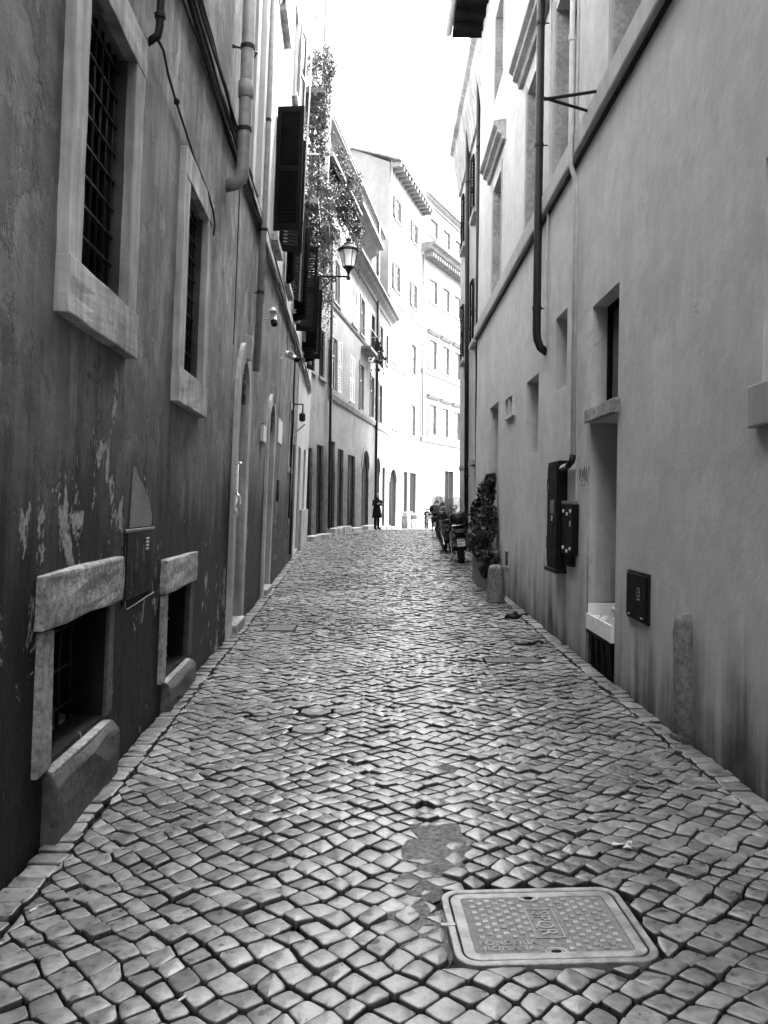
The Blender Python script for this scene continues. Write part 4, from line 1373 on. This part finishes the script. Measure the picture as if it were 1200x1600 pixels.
o = thing('wall_bracket', 'black v-shaped iron bracket sticking out at the stone band of right wall', 'bracket', FRR(7.7, 0, 5.25))
tip = FRR(7.6, .55, 5.20)
MB().tube([FRR(7.55, .0, 5.26), tip], .015, 6).build('bar', 'black_iron', o)
MB().tube([FRR(7.95, .0, 5.24), tip + Vector((0, 0, .012))], .015, 6).build('bar', 'black_iron', o)

mcb = thing('meter_cabinet', 'tall black metal meter cabinet with sticker on the right wall', 'cabinet', FRR(9.3, 0, .8))
MB().box(FRR, 8.90, 9.46, -.01, .10, .80, 1.97).build('body', 'black_paint', mcb, bevel=.008)
MB().box(FRR, 8.92, 9.43, .10, .112, .86, 1.92).build('door', 'black_paint', mcb, bevel=.004)
MB().box(FRR, 8.88, 9.46, .0, .13, .76, .80).build('bottom_rail', 'black_paint', mcb, bevel=.004)
for z in (1.0, 1.65):
    MB().box(FRR, 9.46, 9.52, .03, .1, z, z + .14).build('hinge', 'black_paint', mcb)
MB().box(FRR, 9.05, 9.25, .112, .115, 1.40, 1.55).build('sticker', 'scratch', mcb)
MB().box(FRR, 9.13, 9.17, .112, .118, 1.32, 1.38).build('lock', 'paper', mcb)
MB().box(FRR, 9.36, 9.40, .112, .115, 1.66, 1.74).build('sticker', 'scratch', mcb)
jb = thing('junction_box', 'dark junction box with rows of bright screws beside the meter cabinet', 'box', FRR(8.6, 0, .95))
MB().box(FRR, 8.36, 8.84, -.01, .07, .98, 1.50).build('body', 'black_paint', jb, bevel=.006)
MB().box(FRR, 8.36, 8.84, .01, .075, 1.502, 1.535).build('lid', 'scratch', jb, bevel=.004)
MB().box(FRR, 8.48, 8.78, -.01, .05, .86, .975).build('cable_entry', 'black_paint', jb)
for s in (8.42, 8.57, 8.74):
    for z in (1.43, 1.05):
        zz = z - (.03 if s == 8.57 else 0)
        MB().tube([FRR(s, .07, zz), FRR(s, .084, zz)], .017, 10).build('screw', 'paper', jb)
for k in range(3):
    MB().box(FRR, 8.42, 8.48, .07, .073, 1.28 + k * .02, 1.29 + k * .02).build('label_line', 'paper', jb)
bc = thing('utility_hatch', 'small black utility hatch with pale emblem low on right wall', 'hatch', FRR(6.35, 0, .62))
MB().box(FRR, 6.12, 6.60, -.01, .03, .63, .965).build('door', 'black_paint', bc, bevel=.005)
MB().box(FRR, 6.09, 6.62, -.01, .016, .61, .985).build('frame', 'black_iron', bc)
for a, c, e, g in ((6.25, 6.262, .80, .87), (6.31, 6.322, .80, .87), (6.262, 6.31, .862, .87), (6.262, 6.31, .83, .838), (6.262, 6.31, .80, .808), (6.25, 6.32, .775, .785)):
    MB().box(FRR, a, c, .030, .0325, e, g).build('emblem_stroke', 'scratch', bc)
for s in (6.2, 6.52):
    MB().box(FRR, s - .02, s + .02, .030, .034, .645, .652).build('screw', 'paper', bc)
vg = thing('vent_grille', 'small slotted vent grille low on right wall beside the stone post', 'vent', FRR(13.1, 0, .5))
b = MB()
for a, c, e, g in ((12.95, 13.0, .5, .78), (13.28, 13.33, .5, .78), (13.0, 13.28, .5, .53), (13.0, 13.28, .75, .78)):
    b.box(FRR, a, c, -.01, .014, e, g)
b.build('frame', 'light_pipe', vg)
for k in range(6):
    MB().box(FRR, 13.0, 13.28, -.01, .012, .545 + k * .035, .56 + k * .035).build('slat', 'black_paint', vg)
# scrawled tag beside the niche
gr = thing('graffiti_tag', 'thin black scrawled tag on right wall beside the tall niche', 'graffiti', FRR(8.2, 0, 1.75))
strokes = [[(8.36, 1.74), (8.31, 1.86), (8.28, 1.72)], [(8.35, 1.79), (8.28, 1.80)], [(8.24, 1.72), (8.23, 1.85), (8.19, 1.76), (8.15, 1.87), (8.13, 1.72)], [(8.12, 1.73), (8.08, 1.87), (8.05, 1.72)], [(8.11, 1.79), (8.05, 1.80)], [(8.03, 1.88), (7.96, 1.87), (8.03, 1.72), (7.95, 1.70)], [(8.34, 1.70), (8.22, 1.685), (8.10, 1.70)]]
for st in strokes:
    MB().tube([FRR(s, .003, z) for s, z in st], .0022, 4).build('stroke', 'ink', gr)
# crack lines beside the niche
for pts in ([(7.96, .12), (7.975, .35), (7.955, .6), (7.97, .85), (7.96, 1.0)],):
    MB().tube([FRR(s, .0, z) for s, z in pts], .004, 4).build('crack', 'ink', P)

# black bin with the white tray in the niche
bn = thing('bin', 'black bin standing in the niche of right wall under white tray', 'bin', FRR(7.45, -.2, 0))
MB().loft([[FRR(s, d, z) for s, d in ((7.10 + e, .02 - e), (7.86 - e, .02 - e), (7.86 - e, -.42), (7.10 + e, -.42))] for e, z in ((.03, -.02), (0, .30), (-.015, .30), (-.015, .33))]).build('body', 'black_paint', bn)
for s in (7.3, 7.5, 7.7):
    MB().box(FRR, s - .015, s + .015, .0, .03, .02, .28).build('rib', 'black_paint', bn)
tr = thing('tray', 'white plastic open tray resting on the black bin in niche', 'tray', FRR(7.45, -.2, .33))
zt0 = .322
b = MB()
b.box(FRR, 7.04, 7.90, -.45, .03, zt0, zt0 + .018)
b.box(FRR, 7.04, 7.90, .012, .03, zt0 + .018, zt0 + .15)
b.box(FRR, 7.04, 7.06, -.45, .012, zt0 + .018, zt0 + .21)
b.box(FRR, 7.88, 7.90, -.45, .012, zt0 + .018, zt0 + .24)
b.box(FRR, 7.06, 7.88, -.45, -.43, zt0 + .018, zt0 + .24)
b.build('body', 'white_plastic', tr, bevel=.004)
MB().prism(FRR, [(-.43, zt0 + .235), (-.43, zt0 + .245), (-.20, zt0 + .20), (-.20, zt0 + .19)], 7.06, 7.88).build('flap', 'white_plastic', tr)
for s, d in ((7.55, -.05), (7.68, -.10), (7.74, -.03)):
    MB().lathe(FRR(s, d, zt0 + .018), [(.025, 0), (.032, .13), (.027, .13), (.022, .02)], 12).build('cup', 'white_plastic', tr, smooth=True)

# stone posts
def stone_post(label, x, y, r, h, sq_=1.0):
    o = thing('stone_post', label, 'stone post', (x, y, G(y)))
    MB().lathe((x, y, G(y) - .1), [(r * 1.12, 0), (r * 1.10, .1 + h * .2), (r * 1.03, .1 + h * .5), (r, .1 + h * .86), (r * .93, .1 + h * .94), (r * .72, .1 + h * .985), (r * .3, .1 + h)], 20, 1, sq_).build('shaft', 'post_stone', o, smooth=True, jitter=.012)
    MB().lathe((x, y, G(y) - .1), [(r * 1.3, 0), (r * 1.28, .11), (r * 1.1, .135)], 16, 1, sq_).build('foot', 'dark_stone', o, smooth=True, jitter=.01)
stone_post('slim rounded stone guard post half sunk in the near right wall', 1.925, 5.32, .072, .80)
stone_post('stout stone guard post standing in front of the planter', 1.66, 12.35, .115, .56)
# planter box and shrub by the doorway on the right
pl = thing('planter_box', 'tall rendered planter box against right wall behind the stone post', 'planter', (1.75, 14.6, G(14.6)))
zb = G(14.6)
b = MB()
b.box(WORLD, 1.62, 1.93, 14.05, 15.25, zb - .1, zb + .58)
b.build('body', 'planter', pl, bevel=.015)
MB().box(WORLD, 1.595, 1.935, 14.02, 15.28, zb + .581, zb + .63).build('rim', 'planter', pl, bevel=.008)
MB().box(WORLD, 1.65, 1.90, 14.08, 15.22, zb + .631, zb + .65).build('soil', 'bark', pl)
sh = thing('shrub', 'dense dark leafy shrub growing in the planter by right wall', 'shrub', (1.75, 14.6, zb + .88))
rg = random.Random(3)
b, tn, pts = MB(), [], []
blobs = [(1.80, 14.35, 1.40, .22), (1.76, 14.8, 1.5, .24), (1.82, 14.6, 1.85, .20), (1.72, 14.2, 1.15, .20), (1.76, 15.05, 1.25, .22), (1.68, 14.5, 1.0, .22), (1.66, 14.9, .95, .2), (1.86, 14.45, 2.05, .12), (1.70, 14.12, .80, .18), (1.74, 14.05, .52, .13), (1.85, 14.0, .62, .16), (1.66, 14.7, 1.6, .12)]
for k in range(5200):
    cx, cy, cz, r = rg.choice(blobs)
    cz -= .22
    v = Vector((rg.gauss(0, 1), rg.gauss(0, 1), rg.gauss(0, 1))).normalized() * r * rg.random() ** .4
    x = min(1.92, cx + v.x)
    pts.append(Vector((x, cy + v.y * 1.3, zb + cz + v.z)))
leaves(b, tn, pts, .062, rg)
b.build('foliage', 'leaf_dark', sh, tone=tn, recalc=False)
for x, y, z in ((1.75, 14.4, 1.5), (1.72, 14.8, 1.6), (1.78, 14.6, 1.9)):
    MB().tube([(1.76, 14.6, zb + .8), ((1.76 + x) / 2 + .02, (14.6 + y) / 2, zb + .8 + (z - .8) * .5), (x, y, zb + z)], [.014, .01, .005], 6).build('stem', 'bark', sh)

# ------------------------------------------------------------------ plants on the balconies
def hanging(label, fr, s0, s1, d0, d1, z0, z1, n, size, seed, mat='leaf', trail=.5, clumps=7):
    rg = random.Random(seed)
    o = thing('balcony_plant', label, 'plant', fr((s0 + s1) / 2, d0, z0), 'plants on the left balconies')
    b, tn, pts = MB(), [], []
    cl = [(rg.uniform(s0, s1), rg.uniform(d0, d1), rg.uniform(z0, z1), rg.uniform(.16, .38)) for _ in range(clumps)]
    for k in range(n):
        s, d, z, r = rg.choice(cl)
        v = Vector((rg.gauss(0, 1), rg.gauss(0, 1), rg.gauss(0, 1))).normalized() * r * rg.random() ** .45
        dz = -abs(rg.gauss(0, trail)) if rg.random() < .4 else 0
        pts.append(fr(s + v.x, max(.02, d + v.y), z + v.z + dz))
    leaves(b, tn, pts, size, rg, .6)
    b.build('foliage', mat, o, tone=tn, recalc=False)
    for s, d, z, r in cl[:5]:
        MB().tube([fr(s, d, z - .5), fr(s + .05, d, z - .1), fr(s - .03, d + .05, z + r)], [.012, .008, .004], 5).build('stem', 'bark', o)
    return o
hanging('feathery shrub spilling over the topmost left balcony', FRL, 18.2, 20.2, .15, .55, 10.3, 11.4, 3200, .055, 1)
hanging('dark plant under the topmost left balcony', FRL, 18.2, 19.6, .1, .4, 9.7, 10.2, 700, .07, 2, 'leaf_dark')
hanging('leafy plant spilling over the middle left balcony', FRL, 18.2, 20.2, .15, .5, 8.5, 9.3, 2600, .055, 3)
hanging('dark trailing plant below the middle left balcony', FRL, 18.3, 20.0, .1, .35, 7.5, 8.1, 900, .07, 4, 'leaf_dark')
hanging('bushy plant on the balcony just left of the lantern', FRL, 22.8, 24.8, .15, .6, 9.4, 10.8, 4600, .06, 5)
hanging('long vine trailing down the facade behind the lantern', FFL, 26.9, 29.3, .05, .35, 8.0, 12.0, 9000, .062, 6, trail=.7, clumps=16)
hanging('flowering plants along the roof terrace railing', FFL, 28.0, 33.2, .35, .9, 13.2, 14.1, 5600, .07, 7, clumps=14)
hanging('dark plants hanging below the roof terrace', FFL, 29.2, 33.2, .4, .8, 12.2, 13.0, 4200, .07, 8, 'leaf_dark', clumps=10)
hanging('small dark flower box on the long grey house above the woman', FFL, 40.2, 41.6, .2, .6, 8.6, 9.3, 350, .16, 9, 'leaf_dark', .3, 5)

# ------------------------------------------------------------------ rubbish and scraps on the cobbles
def rag(label, x, y, L, W, H, seed):
    o = thing('rubbish_bag', label, 'rubbish bag', (x, y, G(y)))
    rg = random.Random(seed)
    b = MB()
    rings = []
    n = 14
    for i in range(9):
        f = i / 8
        rr = max(.08, math.sin(math.pi * f) ** .6)
        rings.append([Vector((x - L / 2 + L * f, y + math.cos(6.283 * k / n) * W * rr * .5, G(y) + .004 + H * .5 * rr + math.sin(6.283 * k / n) * H * .5 * rr)) for k in range(n)])
    for r_ in rings:
        for v in r_:
            q = v * 13 + Vector((seed, 0, 0))
            v += Vector((noise.noise(q), noise.noise(q + Vector((5, 0, 0))), noise.noise(q + Vector((0, 5, 0))) * .8)) * .035
    b.loft(rings)
    b.build('body', 'rag', o, smooth=True)
    MB().tube([(x + L / 2 - .03, y, G(y) + H * .4), (x + L / 2 + .03, y - .02, G(y) + H * .9), (x + L / 2 + .08, y - .02, G(y) + H * .7)], [.02, .012, .018], 6).build('knot', 'rag', o)
rag('black crumpled bag on the cobbles by right wall, farther one', 1.66, 10.75, .22, .16, .07, 1)
rag('flat black crumpled bag on the cobbles by right wall, nearer one', 1.50, 8.85, .22, .13, .05, 2)
for k, (x, y, lab) in enumerate(((1.045, 3.62, 'white torn paper scrap on cobbles above the manhole cover'), (-1.30, 3.05, 'white cigarette end in the gutter at lower left'), (-.62, 2.50, 'pale cigarette end on cobbles at bottom edge'))):
    z = G(y) + undul(x, y) + .008
    if k == 0:
        b = MB()
        for i in range(3):
            a = i * 2.1
            b.face([(x + .03 * math.cos(a), y + .03 * math.sin(a), z), (x + .05 * math.cos(a + .6), y + .04 * math.sin(a + .6), z + .012), (x + .055 * math.cos(a + 1.0), y + .05 * math.sin(a + 1.1), z + .004), (x + .01, y + .005, z + .006)])
        o = b.build('paper_scrap', 'paper', recalc=False)
    else:
        o = MB().tube([(x, y, z), (x + .018, y + .026, z)], .004, 8).build('cigarette_end', 'paper')
    meta(o, lab, 'litter')

# ------------------------------------------------------------------ scooters parked on the right
def scooter(label, x, y, yaw, body='scooter_dark', screen=True, helmet=True):
    z = G(y)
    o = thing('scooter', label, 'scooter', (x, y, z), 'scooters parked along the right side')
    X = Matrix.Translation((x, y, z)) @ Matrix.Rotation(R(yaw), 4, 'Z') @ Matrix.Rotation(R(-6), 4, 'Y')
    # local: +Y is forward, rear wheel at y=-.65, front wheel at y=.68
    def ell(yc, zc, wx, hz, n=16, p=2.6):
        out = []
        for k in range(n):
            a = 2 * math.pi * k / n
            ca, sa = math.cos(a), math.sin(a)
            out.append(Vector((math.copysign(abs(ca) ** (2 / p), ca) * wx, yc, zc + math.copysign(abs(sa) ** (2 / p), sa) * hz)))
        return out
    for yc, nm in ((-.65, 'rear_wheel'), (.68, 'front_wheel')):
        w = MB().torus((0, yc, .25), (1, 0, 0), .185, .065, 28, 10).build(nm, 'rubber', o, X=X, smooth=True)
        MB().tube([(-.04, yc, .25), (.04, yc, .25)], .135, 20).build('rim', 'steel', w, X=X)
    MB().loft([ell(-1.0, .72, .07, .05), ell(-.93, .68, .15, .12), ell(-.75, .64, .20, .19), ell(-.45, .58, .22, .22), ell(-.15, .50, .20, .18), ell(-.02, .42, .16, .10)]).build('tail_fairing', body, o, X=X, smooth=True)
    MB().loft([ell(-.95, .85, .10, .03), ell(-.80, .86, .16, .055), ell(-.45, .84, .17, .06), ell(-.2, .80, .14, .06), ell(-.02, .74, .09, .04)]).build('seat', 'rubber', o, X=X, smooth=True)
    MB().loft([ell(-.05, .30, .17, .06), ell(.2, .27, .19, .05), ell(.42, .30, .18, .06)]).build('footboard', body, o, X=X, smooth=True)
    MB().loft([ell(.36, .32, .18, .08), ell(.46, .60, .21, .30), ell(.52, .72, .20, .32), ell(.62, .70, .14, .26), ell(.68, .62, .06, .14)]).build('leg_shield', body, o, X=X, smooth=True)
    MB().loft([ell(.44, .46, .07, .06), ell(.68, .50, .09, .05), ell(.90, .42, .07, .05)]).build('front_mudguard', body, o, X=X, smooth=True)
    MB().loft([ell(-1.04, .56, .07, .03), ell(-.88, .55, .09, .05), ell(-.72, .52, .08, .05)]).build('rear_mudguard', 'rubber', o, X=X, smooth=True)
    MB().tube([(0, .50, .95), (0, .58, .55)], .035, 10).build('steering_column', 'black_paint', o, X=X)
    MB().tube([(-.34, .30, 1.04), (-.22, .40, 1.05), (0, .46, 1.02), (.22, .40, 1.05), (.34, .30, 1.04)], .017, 8).build('handlebar', 'black_paint', o, X=X, smooth=True)
    for s in (-1, 1):
        MB().tube([(s * .34, .30, 1.04), (s * .40, .25, 1.04)], .021, 8).build('grip', 'rubber', o, X=X)
        MB().tube([(s * .22, .38, 1.05), (s * .27, .36, 1.20), (s * .31, .34, 1.25)], .008, 6).build('mirror_stalk', 'black_paint', o, X=X)
        m = MB().loft([ell(.335, 1.27, .07, .045), ell(.375, 1.27, .055, .03)]).build('mirror', 'black_paint', o, X=X)
        MB().loft([ell(.331, 1.27, .062, .038), ell(.334, 1.27, .062, .038)]).build('mirror_glass', 'chrome', m, X=X)
        MB().tube([(s * .20, -.50, .50), (s * .20, -.64, .25)], .022, 8).build('shock_absorber', 'chrome', o, X=X)
        MB().loft([ell(-.99, .64, .02, .03), ell(-.96, .64, .04, .04)]).build('indicator', 'tail_glass', o, X=X @ Matrix.Translation((s * .14, 0, 0)))
    MB().loft([ell(.36, 1.0, .14, .07), ell(.46, 1.0, .16, .10), ell(.58, .98, .10, .07)]).build('headset', body, o, X=X, smooth=True)
    tl = MB().loft([ell(-1.03, .74, .09, .035), ell(-.99, .74, .12, .05)]).build('tail_light', 'tail_glass', o, X=X)
    pt = MB().box(lambda s, d, q: Vector((s, d, q)), -.085, .085, -1.085, -1.08, .40, .56).build('number_plate', 'frame_light', o, X=X)
    for k, zz in enumerate((.505, .43)):
        for q in range(4 - k):
            MB().box(lambda s, d, q_: Vector((s, d, q_)), -.065 + q * .035, -.043 + q * .035, -1.088, -1.085, zz, zz + .035).build('plate_mark', 'ink', pt, X=X)
    MB().tube([(0, -1.07, .52), (0, -.9, .60)], .012, 6).build('plate_bracket', 'black_paint', o, X=X)
    MB().tube([(.17, -.95, .33), (.17, -.5, .28), (.12, -.2, .26)], [.055, .05, .02], 10).build('exhaust', 'chrome', o, X=X, smooth=True)
    MB().tube([(-.12, -.2, .22), (-.30, -.32, -.01)], .012, 6).build('side_stand', 'black_iron', o, X=X)
    if screen:
        rings = [[Vector((xx, .50 + .16 * (1 - (xx / .26) ** 2) - (zz - 1.05) * .35 + t, zz)) for xx, zz in ((-.24, 1.05), (-.12, 1.05), (0, 1.05), (.12, 1.05), (.24, 1.05), (.23, 1.3), (.14, 1.48), (0, 1.52), (-.14, 1.48), (-.23, 1.3))] for t in (0, .006)]
        MB().loft(rings).build('windscreen', 'windscreen', o, X=X)
    if helmet:
        bx = MB().loft([ell(-1.06, 1.0, .15, .10), ell(-1.0, 1.02, .20, .15), ell(-.75, 1.02, .20, .15), ell(-.66, 1.0, .14, .10)]).build('top_box', body, o, X=X, smooth=True)
        MB().box(lambda s, d, q: Vector((s, d, q)), -.16, .16, -.98, -.7, .86, .88).build('luggage_rack', 'chrome', o, X=X)
    return o
t = NT('smoked_windscreen')
t.grey(.35)
t.rough(.1)
t.b.inputs['Alpha'].default_value = .45
M['windscreen'] = t.m
scooter('nearest dark scooter with number plate, parked tail out beside the planter shrub', 1.80, 19.35, -3)
scooter('dark scooter parked just ahead of the nearest one, partly hidden', 1.74, 22.3, 5, 'scooter_grey', True, False)
scooter('dark scooter third from the planter, between the near pair and the farthest', 1.98, 25.6, 2, 'scooter_dark', False, True)
scooter('farthest dark scooter with top box, near the end of the right side', 2.02, 30.0, -8)

# ------------------------------------------------------------------ people
def figure(label, x, y, h, heading, joints, coat, hair, lower, coat_mat, hair_mat, leg_mat, name='person'):
    z = G(y)
    o = thing(name, label, 'person', (x, y, z))
    X = Matrix.Translation((x, y, z)) @ Matrix.Rotation(R(heading), 4, 'Z') @ Matrix.Scale(h / 1.7, 4)
    names = list(joints)
    me = bpy.data.meshes.new('body')
    off = OFF[o.name]
    me.from_pydata([X @ Vector(joints[n][0]) - off for n in names], [(names.index(n), names.index(joints[n][2])) for n in names if joints[n][2]], [])
    me.materials.append(M[leg_mat])
    me.materials.append(M['skin'])
    b = bpy.data.objects.new('body', me)
    COL.objects.link(b)
    b.parent = o
    md = b.modifiers.new('skin', 'SKIN')
    md.use_smooth_shade = True
    for v, n in zip(me.skin_vertices[0].data, names):
        r = joints[n][1] * h / 1.7
        v.radius = (r, r)
        v.use_root = n == 'pelvis'
    b.modifiers.new('sub', 'SUBSURF').render_levels = 2
    OFF[b.name] = off
    def ring(c, rx, ry, n=14):
        return [Vector(c) + Vector((math.cos(6.283 * k / n) * rx, math.sin(6.283 * k / n) * ry, 0)) for k in range(n)]
    MB().loft([ring(c, rx, ry) for c, rx, ry in coat]).build('coat' if len(coat) > 5 else 'shirt', coat_mat, o, X=X, smooth=True)
    for s in ('l', 'r'):
        MB().tube([joints['sh_' + s][0], joints['el_' + s][0], joints['ha_' + s][0]], [.068, .055, .045], 10).build('sleeve', coat_mat, o, X=X, smooth=True)
    hd = joints['head'][0]
    n = 14
    hr = []
    for dz, r, dy in hair:
        hr.append([Vector((hd[0] + math.cos(6.283 * k / n) * r, hd[1] + dy + math.sin(6.283 * k / n) * r * 1.1, hd[2] + dz)) for k in range(n)])
    MB().loft(hr).build('hair', hair_mat, o, X=X, smooth=True)
    # face and hands (skin)
    MB().loft([ring((hd[0], hd[1] - .035, hd[2] + dz), r, r * 1.1) for dz, r in ((-.12, .035), (-.10, .055), (-.04, .072), (.02, .078), (.07, .07), (.10, .04))]).build('face', 'skin', o, X=X, smooth=True)
    MB().tube([(hd[0], hd[1] - .11, hd[2] - .005), (hd[0], hd[1] - .135, hd[2] - .03)], [.008, .014], 6).build('nose', 'skin', o, X=X)
    for s in ('l', 'r'):
        e, p = Vector(joints['el_' + s][0]), Vector(joints['ha_' + s][0])
        a = (p - e).normalized()
        w = a.orthogonal().normalized()
        hnd = MB().tube([p, p + a * .05, p + a * .09], [.028, .042, .036], 8).build('hand', 'skin', o, X=X, smooth=True)
        for k in range(4):
            q = p + a * .085 + w * (k - 1.5) * .018
            MB().tube([q, q + a * (.04, .05, .048, .035)[k], q + a * (.06, .075, .07, .055)[k] + Vector((0, 0, -.012))], .009, 5).build('finger', 'skin', hnd, X=X)
        MB().tube([p + a * .03 + w * .03, p + a * .06 + w * .055, p + a * .085 + w * .05], .010, 5).build('thumb', 'skin', hnd, X=X)
    for s in ('l', 'r'):
        an, to = Vector(joints['an_' + s][0]), Vector(joints['to_' + s][0])
        MB().loft([[an + Vector((math.cos(6.283 * k / 10) * .05, math.sin(6.283 * k / 10) * .06, dz)) for k in range(10)] for dz in (.30 if lower else .06, .12 if lower else .04, .0)] + [[(an + to) / 2 + Vector((math.cos(6.283 * k / 10) * .045, math.sin(6.283 * k / 10) * .12, dz)) for k in range(10)] for dz in (-.025, -.058)]).build('boot' if lower else 'shoe', 'rubber', o, X=X, smooth=True)
    return o
JW = {'pelvis': ((0, 0, .92), .12, None), 'waist': ((0, 0, 1.05), .105, 'pelvis'), 'chest': ((0, .0, 1.25), .12, 'waist'), 'neck': ((0, 0, 1.42), .05, 'chest'), 'head': ((0, -.01, 1.58), .075, 'neck'), 'top': ((0, 0, 1.64), .06, 'head'),
      'sh_l': ((-.17, 0, 1.36), .05, 'chest'), 'el_l': ((-.24, -.04, 1.12), .04, 'sh_l'), 'ha_l': ((-.13, -.20, 1.18), .03, 'el_l'),
      'sh_r': ((.17, 0, 1.36), .05, 'chest'), 'el_r': ((.25, -.02, 1.12), .04, 'sh_r'), 'ha_r': ((.16, -.18, 1.16), .03, 'el_r'),
      'hip_l': ((-.09, 0, .86), .085, 'pelvis'), 'kn_l': ((-.09, -.02, .49), .06, 'hip_l'), 'an_l': ((-.10, .02, .08), .042, 'kn_l'), 'to_l': ((-.11, -.13, .03), .03, 'an_l'),
      'hip_r': ((.09, 0, .86), .085, 'pelvis'), 'kn_r': ((.10, .02, .49), .06, 'hip_r'), 'an_r': ((.16, .12, .08), .042, 'kn_r'), 'to_r': ((.19, -.03, .03), .03, 'an_r')}
figure('woman in black coat and boots standing at the long grey house', -.32, 38.4, 1.70, 35, JW,
       [((0, 0, .55), .24, .20), ((0, 0, .70), .225, .19), ((0, 0, .95), .19, .155), ((0, 0, 1.08), .155, .125), ((0, 0, 1.25), .185, .135), ((0, 0, 1.36), .19, .11), ((0, 0, 1.43), .08, .07)],
       [(-.26, .10, .05), (-.15, .115, .045), (-.04, .105, .035), (.05, .098, .02), (.10, .075, .01), (.125, .03, .01)], True, 'cloth_black', 'hair', 'cloth_black')
JM = dict(JW)
JM['el_r'] = ((.34, -.02, 1.20), .04, 'sh_r')
JM['ha_r'] = ((.46, -.18, 1.30), .03, 'el_r')
JM['kn_r'] = ((.09, .02, .49), .06, 'hip_r')
JM['an_r'] = ((.10, .06, .08), .045, 'kn_r')
JM['to_r'] = ((.11, -.09, .03), .03, 'an_r')
figure('small distant person in dark shirt raising one arm near the far scooter', 2.95, 57.2, 1.42, 20, JM,
       [((0, 0, .84), .19, .13), ((0, 0, 1.05), .175, .125), ((0, 0, 1.28), .20, .13), ((0, 0, 1.37), .20, .11), ((0, 0, 1.44), .07, .07)],
       [(-.03, .088, .03), (.04, .092, .015), (.09, .072, .01), (.12, .03, .01)], False, 'cloth_black', 'hair_grey', 'cloth_grey')

# cafe furniture at the far end
def cafe_table(label, x, y):
    z = G(y)
    o = thing('cafe_table', label, 'table', (x, y, z), 'cafe tables at the far end')
    MB().box(WORLD, x - .35, x + .35, y - .35, y + .35, z + .71, z + .74).build('table_top', 'wood_dark', o)
    for sx in (-1, 1):
        for sy in (-1, 1):
            MB().tube([(x + sx * .3, y + sy * .3, z), (x + sx * .3, y + sy * .3, z + .71)], .02, 6).build('leg', 'dark_pipe', o)
def cafe_chair(label, x, y):
    z = G(y)
    o = thing('cafe_chair', label, 'chair', (x, y, z), 'cafe chairs at the far end')
    MB().box(WORLD, x - .21, x + .21, y - .21, y + .21, z + .43, z + .46).build('seat', 'shutter_grey', o)
    MB().box(WORLD, x - .21, x + .21, y + .19, y + .21, z + .60, z + .88).build('backrest', 'shutter_grey', o)
    for sx in (-1, 1):
        for sy in (-1, 1):
            MB().tube([(x + sx * .19, y + sy * .19, z), (x + sx * .19, y + sy * .19, z + (.88 if sy > 0 else .43))], .014, 6).build('leg', 'dark_pipe', o)
cafe_table('dark cafe table below the shop window, left of the pair', 1.45, 52.2)
cafe_table('dark cafe table below the shop window, right of the pair', 2.35, 54.0)
cafe_chair('grey cafe chair between the two cafe tables', 1.9, 53.1)
cafe_chair('grey cafe chair right of the cafe tables', 3.0, 54.6)
sg = thing('shop_sign', 'small dark arched lettering sign above the bright arched doorway', 'sign', FFB(50.8, 0, 4.2))
for k in range(7):
    a = R(150 - k * 20)
    MB().box(FFB, 50.8 - math.cos(a) * 1.0 - .08, 50.8 - math.cos(a) * 1.0 + .08, 0, .05, 4.15 + math.sin(a) * .35, 4.5 + math.sin(a) * .35).build('letter', 'shutter_grey', sg)
